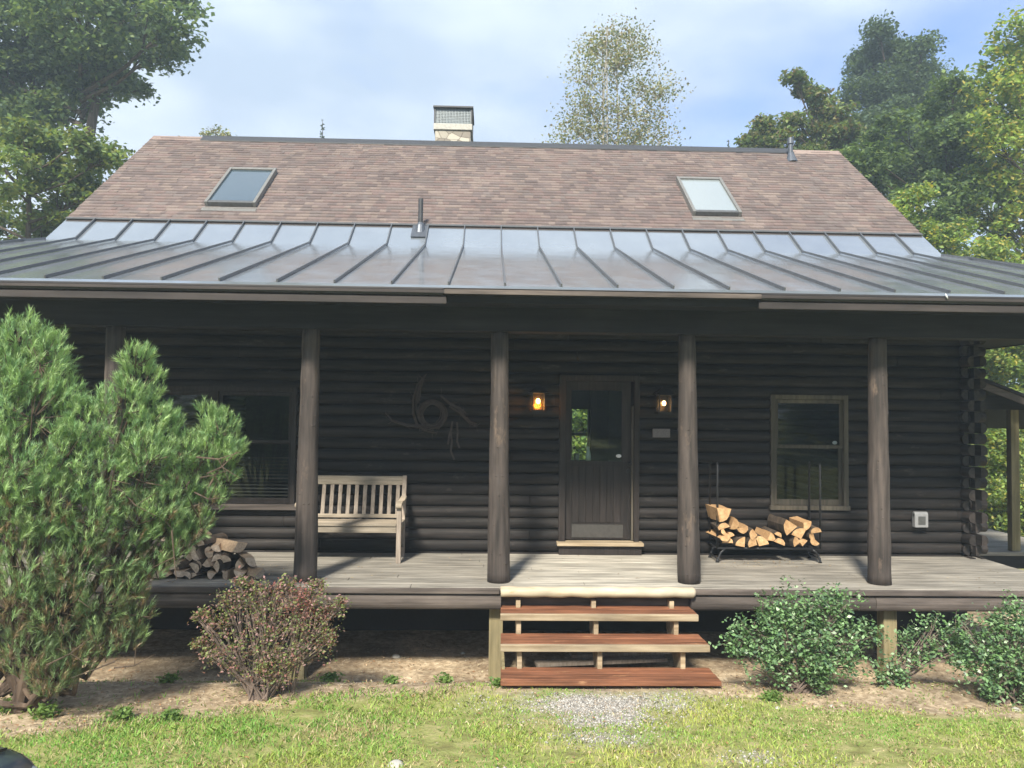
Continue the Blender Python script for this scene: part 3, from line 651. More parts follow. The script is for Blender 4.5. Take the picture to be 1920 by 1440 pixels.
# vents
mb = MB(); mb.tube([(-1.07, 10.99, 5.06), (-1.07, 10.99, 5.60)], 0.036, 14); v = mb.build('vent_pipe', M['vent'], CAB, smooth=False)
mb = MB(); mb.tube([(-1.07, 10.97, 5.06), (-1.07, 10.985, 5.20), (-1.07, 10.99, 5.24)], [0.085, 0.06, 0.042], 16); mb.bar((-1.07, 10.78, 4.985), (-1.07, 11.1, 5.24), 0.24, 0.012, (0, -0.62, 0.785)); mb.build('pipe_boot', M['lead'], v)
mb = MB(); mb.tube([(5.49, 13.50, 7.15), (5.49, 13.50, 7.56)], 0.042, 14); mb.tube([(5.49, 13.50, 7.48), (5.49, 13.50, 7.59)], [0.06, 0.055], 14); v = mb.build('vent_pipe', M['lead'], CAB)
mb = MB(); mb.tube([(5.49, 13.45, 7.10), (5.49, 13.49, 7.30)], [0.12, 0.05], 14); mb.build('pipe_boot', M['lead'], v)
# chimney
cx0, cx1 = -1.16, -0.42; cyy = 14.3
mb = MB(); mb.box(cx0 + 0.02, cx1 - 0.03, cyy, cyy + 0.8, 6.6, 7.90); ch = mb.build('chimney', M['stone'], CAB, bevel=0.02)
mb = MB(); mb.box(cx0 - 0.01, cx1 + 0.0, cyy - 0.03, cyy + 0.84, 7.90, 8.02); mb.build('crown', M['crown'], ch, bevel=0.01)
mb = MB(); mb.box(cx0 - 0.02, cx1 + 0.015, cyy - 0.05, cyy + 0.85, 8.33, 8.36)
for (x, y) in ((cx0 + 0.01, cyy), (cx1 - 0.02, cyy), (cx0 + 0.01, cyy + 0.78), (cx1 - 0.02, cyy + 0.78)): mb.box(x - 0.015, x + 0.015, y - 0.015, y + 0.015, 8.02, 8.33)
mb.build('chimney_cap', M['vent'], ch)
mb = MB()
for i in range(24): x = cx0 + 0.03 + i * (cx1 - cx0 - 0.07) / 23; mb.box(x - 0.006, x + 0.006, cyy + 0.004, cyy + 0.008, 8.02, 8.33); mb.box(x - 0.006, x + 0.006, cyy + 0.77, cyy + 0.774, 8.02, 8.33)
for i in range(10): z = 8.035 + i * 0.031; mb.box(cx0 + 0.02, cx1 - 0.03, cyy + 0.009, cyy + 0.012, z - 0.005, z + 0.005)
for i in range(24): y = cyy + 0.02 + i * 0.032; mb.box(cx0 + 0.012, cx0 + 0.016, y - 0.006, y + 0.006, 8.02, 8.33); mb.box(cx1 - 0.026, cx1 - 0.022, y - 0.006, y + 0.006, 8.02, 8.33)
mb.box(cx0 + 0.2, cx1 - 0.2, cyy + 0.25, cyy + 0.55, 8.02, 8.26)
mb.build('spark_screen', M['cage'], ch)

# side porch on the right (only its near corner shows past the cabin)
SPH = thing('side_porch', (7.4, 11.6, 0.2), 'dark low shed-roofed side porch behind the right end of the cabin', 'porch')
pa, pb = at(1838, 706, 11.0), at(1920, 738, 11.0); sl_ = (pb.z - pa.z) / (pb.x - pa.x)
def lz(x): return pa.z + sl_ * (x - pa.x)
mb = MB(); mb.prism([(6.30, lz(6.30)), (9.4, lz(9.4)), (9.4, lz(9.4) - 0.05), (6.30, lz(6.30) - 0.05)], 'y', 11.0, 15.2); mb.build('roof', M['beam'], SPH)
mb = MB(); mb.prism([(6.30, lz(6.30) - 0.052), (9.4, lz(9.4) - 0.052), (9.4, lz(9.4) - 0.16), (6.30, lz(6.30) - 0.16)], 'y', 11.02, 11.05); mb.build('fascia', M['rim'], SPH)
mb = MB(); bz = at(1880, 768, 11.3).z; mb.box(6.3, 9.2, 11.3, 11.42, bz, bz + 0.22); mb.build('beam', M['beam'], SPH)
pp = at(1905, 900, 11.3)
for x, y in ((pp.x, 11.36), (pp.x, 14.9)):
    mb = MB(); mb.box(x - 0.065, x + 0.065, y - 0.055, y + 0.055, 0.42, bz - 0.001 if y < 12 else lz(x) - 0.2); mb.build('post', M['pt'] if y < 12 else M['post'], SPH, bevel=0.005)
mb = MB(); mb.box(6.3, 9.2, 11.25, 15.0, 0.36, 0.418); mb.build('floor', M['deck'], SPH, bevel=0.005)
mb = MB(); mb.box(6.3, 9.2, 11.29, 11.33, 0.16, 0.355); mb.build('rim_board', M['beam'], SPH)

# ------------------------------------------------------------------ steps
ST = thing('porch_steps', (1.07, 7.1, 0), 'three open red-stained wooden steps with pale edges below a peeled log nosing', 'steps')
sx0, sx1 = 0.125, 2.04
trd = [(7.10, 0.53, sx1 - 0.0), (6.82, 0.325, sx1 + 0.02), (6.54, 0.095, sx1 + 0.04)]
trd = [(7.23, 0.53, 2.03), (6.95, 0.325, 2.06), (6.70, 0.085, 2.09)]
for i, (yf, zt, xr_) in enumerate(trd):
    mb = MB(); th = 0.05 if i < 2 else 0.045
    mb.box(sx0, xr_, yf + 0.042, yf + 0.195, zt - th, zt); mb.box(sx0 + 0.003, xr_ - 0.006, yf + 0.203, yf + 0.36, zt - th, zt - 0.001)
    t_ = mb.build('tread', M['red'], ST, bevel=0.004)
    mb = MB(); mb.box(sx0 - 0.004, xr_ + 0.006, yf, yf + 0.040, zt - (0.066 if i < 2 else 0.045), zt - 0.003)
    mb.build('nosing', M['tan'] if i < 2 else M['red'], t_, bevel=0.006)
for X in (0.30, 1.05, 1.83):
    mb = MB()
    prof = [(7.60, 0.60), (7.46, 0.60), (7.46, 0.48), (7.18 + 0.1, 0.478), (7.18 + 0.1, 0.273), (6.90 + 0.12, 0.273), (6.90 + 0.12, 0.05), (6.80, 0.05), (6.80, -0.12), (7.05, -0.12), (7.60, 0.30)]
    mb.prism(prof, 'x', X - 0.022, X + 0.022); mb.build('stringer', M['tan'], ST)
mb = MB(); mb.box(sx0 + 0.01, 0.165, 7.0, 7.58, -0.1, 0.10); mb.build('cleat', M['pt'], ST)
mb = MB(); n = 22
mb.tube([(sx0 + (2.035 - sx0) * i / n, 7.445 + 0.004 * math.sin(i), 0.690 + 0.003 * math.sin(i * 1.7)) for i in range(n + 1)] + [(2.055, 7.445, 0.69), (2.065, 7.445, 0.688)],
        [0.052 + 0.003 * math.sin(i * 2.1) for i in range(n + 1)] + [0.04, 0.012], 16)
mb.build('log_nosing', M['peeled'], ST, smooth=True)
for i, (x0, x1, y, z) in enumerate(((0.5, 1.9, 7.9, -0.16), (0.9, 2.2, 8.15, -0.15))):
    mb = MB(); mb.bar((x0, y, z), (x1, y + 0.12, z + 0.02), 0.14, 0.035); o = mb.build('loose_board', M['benchZ'])
    tag(o, ['weathered loose board lying on the soil behind the steps', 'second loose board lying farther under the porch deck'][i], 'board', 'boards under the porch')

# ------------------------------------------------------------------ bench
BX0, BX1 = -2.20, -1.0
bf, bb = 8.62, 9.06
B = thing('garden_bench', ((BX0 + BX1) / 2, 8.85, ZD), 'weathered slatted wooden bench standing against the log wall', 'bench')
def bpart(f, name, m='bench', bev=0.004):
    mb = MB(); f(mb); return mb.build(name, M[m], B, bevel=bev)
for X in (BX0 + 0.03, BX1 - 0.03):
    bpart(lambda mb: mb.bar((X, bf + 0.03, ZD), (X, bf + 0.03, ZD + 0.66), 0.055, 0.055, (0, 1, 0)), 'leg', 'benchZ')
    bpart(lambda mb: (mb.bar((X, bb - 0.02, ZD), (X, bb - 0.02, ZD + 0.42), 0.05, 0.055, (0, 1, 0)), mb.bar((X, bb - 0.02, ZD + 0.42), (X, bb + 0.11, ZD + 0.95), 0.05, 0.055, (0, 1, 0))), 'leg', 'benchZ')
    def arm(mb):
        pts = [(bf - 0.02, ZD + 0.66), (bf + 0.10, ZD + 0.685), (bf + 0.24, ZD + 0.672), (bb + 0.05, ZD + 0.70)]
        for a, b in zip(pts, pts[1:]): mb.bar((X, a[0], a[1]), (X, b[0], b[1]), 0.07, 0.032, (0, 0, 1))
        mb.tube([(X - 0.035, bf - 0.02, ZD + 0.652), (X + 0.035, bf - 0.02, ZD + 0.652)], 0.026, 12)
    bpart(arm, 'armrest')
    bpart(lambda mb: mb.box(X - 0.02, X + 0.02, bf + 0.06, bb - 0.05, ZD + 0.36, ZD + 0.42), 'side_rail')
    bpart(lambda mb: mb.box(X - 0.018, X + 0.018, bf + 0.06, bb - 0.05, ZD + 0.10, ZD + 0.14), 'side_stretcher')
bpart(lambda mb: mb.box(BX0 + 0.06, BX1 - 0.06, bf + 0.005, bf + 0.035, ZD + 0.345, ZD + 0.418), 'apron')
def seat(mb):
    for i in range(5): y = bf - 0.01 + i * 0.083; mb.box(BX0 + 0.005 if 0 < i else BX0 + 0.06, BX1 - 0.005 if 0 < i else BX1 - 0.06, y, y + 0.072, ZD + 0.42, ZD + 0.444)
bpart(seat, 'seat')
def yb_(z): return bb - 0.02 + (z - 0.42) * 0.13 / 0.53
def rail(z0, z1, n): bpart(lambda mb: mb.bar((BX0 + 0.055, yb_((z0 + z1) / 2), ZD + (z0 + z1) / 2), (BX1 - 0.055, yb_((z0 + z1) / 2), ZD + (z0 + z1) / 2), 0.03, z1 - z0, (0, 0.24, 0.97)), n)
rail(0.84, 0.945, 'top_rail'); rail(0.455, 0.50, 'lower_rail')
for i in range(11):
    x = BX0 + 0.105 + i * (BX1 - BX0 - 0.21) / 10
    bpart(lambda mb: mb.bar((x, yb_(0.49), ZD + 0.49), (x, yb_(0.845), ZD + 0.845), 0.045, 0.016, (0, 1, 0)), 'back_slat', 'benchZ', 0.002)

# ------------------------------------------------------------------ firewood
def split_log(c, r, length, yaw, roll, name, label, group, bark=True, pale=True):
    """a split log lying along Y (towards the viewer), wedge-shaped section"""
    mode = random.random(); n = 9
    poly = []
    if mode < 0.6:      # quarter split: two flat faces and a bark arc
        span = random.uniform(1.1, 1.9)
        poly = [(0, 0)] + [(math.cos(a) * 1.5, math.sin(a) * 1.5) for a in np.linspace(-span / 2, span / 2, 6)]
        arc = {1, 2, 3, 4, 5}
    else:               # half split
        poly = [(math.cos(a), math.sin(a)) for a in np.linspace(-math.pi / 2, math.pi / 2, 7)]; arc = {0, 1, 2, 3, 4, 5}
    gx = sum(p[0] for p in poly) / len(poly); gy = sum(p[1] for p in poly) / len(poly)
    poly = [((p[0] - gx) * r * random.uniform(0.9, 1.1), (p[1] - gy) * r * random.uniform(0.9, 1.1)) for p in poly]
    m_ = len(poly); V = []; F = []; mi = []
    rows = [-0.5, -0.47, -0.15, 0.2, 0.5]
    for k, t in enumerate(rows):
        s = (0.96 if k == 0 else 1.0) * random.uniform(0.96, 1.04)
        for (x, z) in poly: V.append(Vector((x * s + random.uniform(-1, 1) * r * 0.03, t * length, z * s + random.uniform(-1, 1) * r * 0.03)))
    F.append(tuple(range(m_))); mi.append(0)
    for k in range(len(rows) - 1):
        for i in range(m_):
            F.append((k * m_ + i, (k + 1) * m_ + i, (k + 1) * m_ + (i + 1) % m_, k * m_ + (i + 1) % m_)); mi.append(1 if (i in arc and bark) else 2)
    F.append(tuple(range(len(rows) * m_ - 1, (len(rows) - 1) * m_ - 1, -1))); mi.append(0)
    R = Matrix.Rotation(yaw, 4, 'Z') @ Matrix.Rotation(roll, 4, 'Y')
    mb = MB(); mb.v = [tuple(R @ v + Vector(c)) for v in V]; mb.f = F; mb.mi = mi
    mats = [M['endpale'], M['bark'], M['splitpale']] if pale else [M['endgrey'], M['bark'], M['splitgrey']]
    o = mb.build(name, mats, origin=tuple(c)); tag(o, label, 'firewood', group); return o
def endmat(name, c0, c1):
    mt, nt, b = newmat(name)
    v = coords(nt); h, c = noise_ramp(nt, v, 38, c0, c1, 0.3, 0.7)
    oi = N(nt, 'ShaderNodeObjectInfo'); r = N(nt, 'ShaderNodeValToRGB'); r.color_ramp.elements[0].color = (0.72, 0.68, 0.62, 1); r.color_ramp.elements[1].color = (1.15, 1.12, 1.08, 1)
    nt.links.new(oi.outputs['Random'], r.inputs[0]); nt.links.new(mul(nt, c, r.outputs[0]), b.inputs['Base Color']); b.inputs['Roughness'].default_value = 0.85
    bump(nt, h, b, 0.5, 0.006); return mt
M['endpale'] = endmat('fresh cut end', (0.36, 0.20, 0.09), (0.62, 0.42, 0.23)); M['splitpale'] = endmat('fresh split face', (0.33, 0.19, 0.09), (0.52, 0.34, 0.18))
M['endgrey'] = endmat('weathered cut end', (0.30, 0.235, 0.19), (0.58, 0.48, 0.39)); M['splitgrey'] = endmat('weathered split face', (0.28, 0.20, 0.14), (0.52, 0.39, 0.27))
RK = thing('firewood_rack', (3.31, 8.95, ZD), 'black tubular steel firewood rack standing between porch posts under the window', 'firewood rack')
rx0, rx1, ry0, ry1 = 2.70, 3.93, 8.81, 9.11; rz = 0.885
def ritem(f, n): mb = MB(); f(mb); return mb.build(n, M['black'], RK, smooth=True)
for X in (rx0, rx1):
    for Y in (ry0, ry1):
        s = 1 if X == rx0 else -1
        ritem(lambda mb: mb.tube([(X, Y, rz), (X, Y, 1.86), (X, Y + (0.02 if Y == ry0 else -0.02), 1.89)], 0.013, 10), 'upright')
        ritem(lambda mb: mb.tube([(X + s * 0.10, Y, rz - 0.0), (X + s * 0.04, Y, rz - 0.05), (X, Y, ZD + 0.02), (X, Y, ZD)], [0.012, 0.013, 0.014, 0.024], 10), 'foot')
    ritem(lambda mb: mb.tube([(X, ry0, rz), (X, ry1, rz)], 0.012, 10), 'end_bar')
    ritem(lambda mb: mb.tube([(X, ry0, ZD + 0.05), (X, ry1, ZD + 0.05)], 0.010, 8), 'end_bar')
for Y in (ry0, ry1): ritem(lambda mb: mb.tube([(rx0, Y, rz), (rx1, Y, rz)], 0.014, 10), 'long_rail')
# logs in the rack: centre in photo pixels and radius in metres, read off the picture
RL = [(370, 800, 90), (345, 912, 62), (492, 905, 66), (300, 1065, 62), (412, 1085, 56), (550, 1098, 70), (600, 975, 60), (700, 1022, 52), (690, 1102, 60), (840, 1085, 66), (460, 1010, 34),
      (940, 1052, 58), (1040, 1092, 58), (1090, 930, 92), (1235, 985, 72), (1190, 1100, 52), (1300, 1092, 52), (1390, 1045, 50), (1432, 1112, 54), (1360, 925, 54), (1448, 965, 58), (1010, 1010, 40), (330, 990, 40)]
where = ['big square-ended split log crowning the left heap', 'flat pale slab under the top log of the left heap', 'upright oval log beside the top of the left heap', 'rounded log at the lower left corner by the rack end', 'small split log second from the left on the rack bars', 'wide pale wedge third from the left on the bars',
         'tan log high on the left slope of the rack', 'flat split log halfway down the left slope', 'orange wedge low on the left slope', 'last pale log at the foot of the left slope', 'thin dark stick wedged inside the left heap',
         'first log of the right heap beside the gap', 'pale log on the bars under the big block', 'large square orange block topping the right heap', 'orange split log leaning on the big block', 'small pale log in the bottom row of the right heap', 'upright split log in the bottom row of the right heap', 'thin split log above the bottom right corner', 'pale log at the bottom right corner of the rack', 'flat grey-topped log high at the right end', 'steep leaning log against the right upright', 'small pale wedge between the gap log and the big block', 'flat stick across the middle of the left heap']
for (zx, zy, r), w in zip(RL, where):
    p = at(1300 + zx / 6.26, 840 + zy / 6.26, 8.72)
    p.x = min(max(p.x, rx0 + 0.06), rx1 - 0.05); p.z = max(p.z, rz + 0.025 + r * 0.00085 * 0.55)
    split_log((p.x, 8.96 + random.uniform(-0.02, 0.02), p.z), r * 0.00120, 0.44, random.uniform(-0.08, 0.08), random.uniform(0, 6.28), 'firewood_log', w, 'split logs in the black rack')
# grey pile at the left end of the deck
rows = [(-3.66, 12, 0.050), (-3.62, 11, 0.135), (-3.55, 9, 0.215), (-3.47, 7, 0.29), (-3.36, 5, 0.365)]
names_row = ['bottom row', 'second row', 'third row', 'fourth row', 'top']
ords = ['first', 'second', 'third', 'fourth', 'fifth', 'sixth', 'seventh', 'eighth', 'ninth', 'tenth', 'eleventh', 'twelfth']
for ri, (x0, n, h) in enumerate(rows):
    for i in range(n):
        x = x0 + i * 0.101 + random.uniform(-0.02, 0.02)
        y = 7.93 + 0.05 * ri + random.uniform(-0.05, 0.05)
        split_log((x, y, ZD + h + random.uniform(-0.012, 0.012)), random.uniform(0.046, 0.066), 0.40, random.uniform(-0.3, 0.3), random.uniform(0, 6.28), 'firewood_log',
                  'grey split log, %s from left in the %s of the deck pile' % (ords[i], names_row[ri]), 'weathered split logs heaped on the deck', pale=False)
split_log((-2.44, 7.86, ZD + 0.06), 0.062, 0.40, 0.75, 0.9, 'firewood_log', 'long weathered log fallen slantwise at the right foot of the deck pile', 'weathered split logs heaped on the deck', pale=False)
split_log((-2.54, 7.95, ZD + 0.17), 0.065, 0.42, 0.55, 2.2, 'firewood_log', 'mossy yellowish log slumped on the right slope of the deck pile', 'weathered split logs heaped on the deck', pale=False)
split_log((-2.74, 8.02, ZD + 0.29), 0.075, 0.42, 0.9, 1.2, 'firewood_log', 'broad tan slab lying across the right shoulder of the deck pile', 'weathered split logs heaped on the deck', pale=False)

# ------------------------------------------------------------------ wall things
def lantern(px, py, mat, bulb, label, watts, col):
    c = at(px, py, YW - 0.16); L = thing('wall_lantern', (c.x, YW - 0.045, c.z), label, 'lantern', 'wall lanterns beside the door')
    w, h = 0.075, 0.10
    def p_(f, n, m, **k): mb = MB(); f(mb); return mb.build(n, m, L, **k)
    p_(lambda mb: mb.box(c.x - 0.05, c.x + 0.05, YW - 0.06, YW - 0.045, c.z - 0.12, c.z + 0.14), 'backplate', M['black'])
    p_(lambda mb: mb.tube([(c.x, YW - 0.05, c.z + 0.15), (c.x, c.y, c.z + 0.17)], 0.01, 8), 'arm', M['black'])
    def fr(mb):
        for sx in (-1, 1):
            for sy in (-1, 1): mb.box(c.x + sx * w - 0.006, c.x + sx * w + 0.006, c.y + sy * w - 0.006, c.y + sy * w + 0.006, c.z - h, c.z + h)
        mb.box(c.x - w - 0.01, c.x + w + 0.01, c.y - w - 0.01, c.y + w + 0.01, c.z - h - 0.018, c.z - h)
        mb.box(c.x - w - 0.008, c.x + w + 0.008, c.y - w - 0.008, c.y + w + 0.008, c.z + h, c.z + h + 0.01)
    p_(fr, 'frame', M['black'])
    def cap(mb):
        a = 0.12; z0 = c.z + h + 0.01
        mb.add([(c.x - a, c.y - a, z0), (c.x + a, c.y - a, z0), (c.x + a, c.y + a, z0), (c.x - a, c.y + a, z0), (c.x - .02, c.y - .02, z0 + .09), (c.x + .02, c.y - .02, z0 + .09), (c.x + .02, c.y + .02, z0 + .09), (c.x - .02, c.y + .02, z0 + .09)],
               [(3, 2, 1, 0), (0, 1, 5, 4), (1, 2, 6, 5), (2, 3, 7, 6), (3, 0, 4, 7), (4, 5, 6, 7)])
    p_(cap, 'cap', M['black'])
    def gl(mb):
        for s in (-1, 1):
            mb.box(c.x - w + 0.007, c.x + w - 0.007, c.y + s * w - 0.001, c.y + s * w + 0.001, c.z - h, c.z + h)
            mb.box(c.x + s * w - 0.001, c.x + s * w + 0.001, c.y - w + 0.007, c.y + w - 0.007, c.z - h, c.z + h)
    p_(gl, 'glass', mat)
    p_(lambda mb: mb.tube([(c.x, c.y, c.z - 0.025), (c.x, c.y, c.z - 0.012), (c.x, c.y, c.z + 0.008), (c.x, c.y, c.z + 0.028), (c.x, c.y, c.z + 0.036)], [0.006, 0.02, 0.024, 0.018, 0.006], 12), 'bulb', bulb, smooth=True)
    ld = bpy.data.lights.new('lantern_light', 'POINT'); ld.energy = watts; ld.color = col; ld.shadow_soft_size = 0.05
    lo = bpy.data.objects.new('lantern_light', ld); COL.objects.link(lo); lo.parent = L; lo.location = (0, c.y - (YW - 0.045) - 0.0, -0.045)
lantern(1009, 753, M['amber'], M['bulb'], 'glowing amber glass lantern on the wall left of the door', 3.0, (1, 0.55, 0.2))
lantern(1245, 757, M['clear'], M['bulb2'], 'clear glass lantern with a small bright bulb right of the door', 0.3, (1, 0.8, 0.6))
c = at(1240, 812, YW - 0.06)
mb = MB(); mb.box(c.x - 0.11, c.x + 0.11, YW - 0.07, YW - 0.05, c.z - 0.055, c.z + 0.055); tag(mb.build('wall_plaque', M['plaque'], bevel=0.006), 'small blank grey plaque on the logs below the right lantern', 'plaque')
c = at(1725, 975, YW - 0.08); OB = thing('outlet_box', (c.x, YW - 0.045, c.z), 'pale outdoor socket box on the logs near the right corner', 'outlet')
mb = MB(); mb.box(c.x - 0.085, c.x + 0.085, YW - 0.12, YW - 0.046, c.z - 0.09, c.z + 0.085); mb.tube([(c.x - .085, YW - 0.083, c.z + 0.07), (c.x + .085, YW - 0.083, c.z + 0.07)], 0.037, 10); mb.build('cover', M['grey'], OB, bevel=0.01)
mb = MB(); mb.box(c.x - 0.045, c.x + 0.045, YW - 0.128, YW - 0.121, c.z - 0.05, c.z + 0.05); mb.build('face_plate', M['skydark'], OB, bevel=0.003)
# bottle and cup on the sill inside the door
c = at(1103, 850, YW + 0.09); mb = MB()
mb.tube([(c.x, c.y, 1.865), (c.x, c.y, 1.93), (c.x, c.y, 1.975), (c.x, c.y, 2.01), (c.x, c.y, 2.04)], [0.034, 0.034, 0.024, 0.016, 0.016], 14); tag(mb.build('bottle', M['white'], smooth=True), 'white bottle standing behind the glass of the front door', 'bottle')
c = at(1081, 855, YW + 0.13); mb = MB(); mb.tube([(c.x, c.y, 1.865), (c.x, c.y, 1.95)], [0.03, 0.034], 14); tag(mb.build('jar', M['grey'], smooth=True), 'small pale jar beside the white bottle behind the door glass', 'jar')
mb = MB(); mb.box(0.95, 1.76, YW + 0.08, YW + 0.20, 1.835, 1.862); mb.build('door_shelf', M['inside'], CAB)
# wreath with sweeping antler-like branches and ribbon
def wz(x, y, D=YW - 0.10): return at(660 + x / 6, 660 + y / 6, D)
cc_ = wz(900, 700); WR = thing('twig_wreath', (cc_.x, YW - 0.05, cc_.z), 'dark twig wreath with long sweeping branches hung on the log wall beside the bench', 'wreath')
mb = MB(); R0 = 0.145
for s in range(26):
    a0 = random.uniform(0, 6.28); span = random.uniform(2.5, 5); rr = R0 + random.uniform(-0.03, 0.03); dy = random.uniform(-0.025, 0.025)
    pts = [(cc_.x + (rr + 0.014 * math.sin(q * 5 + s)) * math.cos(a0 + span * q), cc_.y + dy + 0.012 * math.cos(q * 9 + s), cc_.z + (rr + 0.014 * math.sin(q * 5 + s)) * math.sin(a0 + span * q)) for q in np.linspace(0, 1, 22)]
    mb.tube(pts, 0.006, 6)
mb.build('ring', M['wtwig'], WR)
for path in ([(830, 250), (745, 360), (700, 520), (705, 680), (750, 800), (850, 870), (960, 890)], [(370, 690), (450, 780), (600, 830), (760, 845), (900, 880)], [(1000, 500), (1100, 590), (1200, 640), (1260, 700)], [(1100, 620), (1220, 690), (1330, 800), (1400, 830)], [(800, 300), (760, 420), (740, 560)]):
    P_ = [wz(*q) for q in path]; mb = MB()
    for s in range(4):
        o = Vector((random.uniform(-.012, .012), random.uniform(-.012, .012), random.uniform(-.012, .012)))
        mb.tube([q + o * (1 + .4 * i) for i, q in enumerate(P_)], [0.010 - 0.007 * abs(i / (len(P_) - 1) - 0.6) for i in range(len(P_))], 6)
    for s in range(10):
        q = random.choice(P_); d = Vector((random.uniform(-1, 1), random.uniform(-.3, .1), random.uniform(-1, 1))).normalized() * random.uniform(0.05, 0.12); mb.tube([q, q + d * 0.6, q + d + Vector((0, 0, 0.01))], [0.004, 0.003, 0.001], 5)
    mb.build('branch', M['wtwig'], WR)
for path in ([(1130, 780), (1110, 900), (1125, 1010), (1110, 1110), (1150, 1210)], [(1180, 790), (1190, 900), (1180, 1000), (1210, 1080)], [(1120, 860), (1090, 950), (1080, 1040)]):
    P_ = [wz(*q) for q in path]; mb = MB()
    for a, b in zip(P_, P_[1:]): mb.bar(a, b, 0.022, 0.003, (0, 1, 0))
    mb.build('ribbon', M['wtwig'], WR)

# ------------------------------------------------------------------ foliage
def unit(n): v = RNG.normal(size=(n, 3)); return v / np.linalg.norm(v, axis=1, keepdims=True)
def leaf_arrays(P, size, pal, up=0.35, aspect=0.6, jit=0.35, colvar=0.18, dirs=None):
    """diamond leaves at points P"""
    n = len(P); s = size * (1 + RNG.uniform(-jit, jit, n))[:, None]
    nrm = unit(n); nrm[:, 2] = np.abs(nrm[:, 2]) + up; nrm /= np.linalg.norm(nrm, axis=1, keepdims=True)
    a = unit(n) if dirs is None else dirs + unit(n) * 0.4
    a -= nrm * (a * nrm).sum(1, keepdims=True); a /= np.linalg.norm(a, axis=1, keepdims=True); b = np.cross(nrm, a)
    bend = nrm * s * RNG.uniform(0.02, 0.16, n)[:, None]
    V = np.stack([P - a * s * 0.5, P + b * s * aspect * 0.5 + bend + a * s * 0.05, P + a * s * 0.5, P - b * s * aspect * 0.5 + bend + a * s * 0.05], 1).reshape(-1, 3)
    F = np.arange(4 * n).reshape(n, 4)
    pal = np.array(pal); c = pal[RNG.integers(0, len(pal), n)] * (1 + RNG.uniform(-colvar, colvar, n))[:, None]
    return V, F, np.repeat(c, 4, 0)
def clump_points(blobs, per, k=14, shell=0.55, spread=0.30):
    """blobs: (centre, (rx,ry,rz)); leaf positions in sub-clumps spread over each blob's outer part. returns points and clump id"""
    out = []; ids = []; cid = 0; cents = []
    for c, r in blobs:
        c = np.array(c); r = np.array(r); vol = float(np.prod(r)) ** (2 / 3)
        nk = max(7, int(k * vol)); d = unit(nk); rad = (shell + (1 - shell) * RNG.random(nk)) ; cc = c + d * rad[:, None] * r
        for q in cc:
            m_ = int(per * RNG.uniform(0.5, 1.5)); sp = spread * RNG.uniform(0.6, 1.3)
            p = q + unit(m_) * (RNG.random(m_) ** 0.6)[:, None] * sp * np.array([1.15, 1.15, 0.7])
            out.append(p); ids.append(np.full(m_, cid)); cid += 1; cents.append(q)
    return np.vstack(out), np.concatenate(ids), np.array(cents)
def blob(px, py, r, D, squash=0.85, depth=1.0):
    c = at(px, py, D); rr = r * D / FPX; return (tuple(c), (rr, rr * depth, rr * squash))
def tree(name, label, cat, base, blobs, leaf, per, k, pal, trunk_r, mat=None, bark=None, group=None, spread=0.35, shell=0.5, limbs=True, trunk_top=None, colvar=0.2, up=0.35, stems=1, aspect=0.6):
    T = thing(name, base, label, cat, group); base = Vector(base)
    P, ids, cents = clump_points(blobs, int(per * 1.25), k * 2.0, shell, spread)
    V, F, C = leaf_arrays(P, leaf, pal, up=up, colvar=colvar, aspect=aspect)
    tint = 1 + RNG.uniform(-0.25, 0.25, ids.max() + 1); C = C * np.repeat(tint[ids], 4)[:, None]
    npmesh('crown', V, F, mat or M['leaf'], C, T)
    mb = MB(); top = trunk_top or max((Vector(b[0]) for b in blobs), key=lambda v: v.z)
    top = Vector(top)
    for s in range(stems):
        off = Vector((random.uniform(-1, 1), random.uniform(-1, 1), 0)) * trunk_r * (2 if stems > 1 else 0)
        pts = []; rad = []; n = 10
        for i in range(n + 1):
            t = i / n; q = base.lerp(top, t) + off * (1 + t * 2) + Vector((noise.noise(Vector((t * 3, base.x, s))), noise.noise(Vector((t * 3, 7, base.x + s))), 0)) * trunk_r * 2.0 * t
            pts.append(q); rad.append(trunk_r * (1.15 if i == 0 else 1 - 0.82 * t) / (1.5 if stems > 1 else 1))
        mb.tube(pts, rad, 9)
    if limbs:
        for (c, r) in blobs:
            c = Vector(c); t = min(0.92, max(0.12, (c.z - base.z - Vector(c - top).length * 0.45) / max(0.1, top.z - base.z)))
            a = base.lerp(top, t); m_ = (a + c) / 2 + Vector((0, 0, -0.06 * (c - a).length)); mb.tube([a, m_, c], [trunk_r * 0.42 * (1 - t * 0.6), trunk_r * 0.25 * (1 - t * 0.5), trunk_r * 0.08], 6)
            sub = [q for q in cents if np.linalg.norm(q - np.array(c)) < max(r) * 1.05]
            for q in sub[:10]: mb.tube([m_.lerp(c, random.uniform(0.3, 0.9)), Vector(q)], [trunk_r * 0.1, trunk_r * 0.03], 5)
    mb.build('trunk', bark or M['bark'], T)
    return T
G_DARK = [(0.095, 0.15, 0.070), (0.12, 0.18, 0.08), (0.075, 0.12, 0.065), (0.17, 0.22, 0.09)]
G_MID = [(0.15, 0.22, 0.08), (0.19, 0.26, 0.09), (0.11, 0.17, 0.075), (0.24, 0.29, 0.10)]
G_YEL = [(0.28, 0.37, 0.085), (0.37, 0.41, 0.095), (0.20, 0.31, 0.08), (0.47, 0.41, 0.10), (0.16, 0.25, 0.08), (0.24, 0.34, 0.08)]
G_BIRCH = [(0.20, 0.22, 0.10), (0.32, 0.30, 0.16), (0.26, 0.20, 0.12), (0.15, 0.19, 0.10), (0.42, 0.40, 0.30)]
G_OLIVE = [(0.17, 0.20, 0.09), (0.21, 0.20, 0.10), (0.13, 0.17, 0.075), (0.24, 0.18, 0.11)]
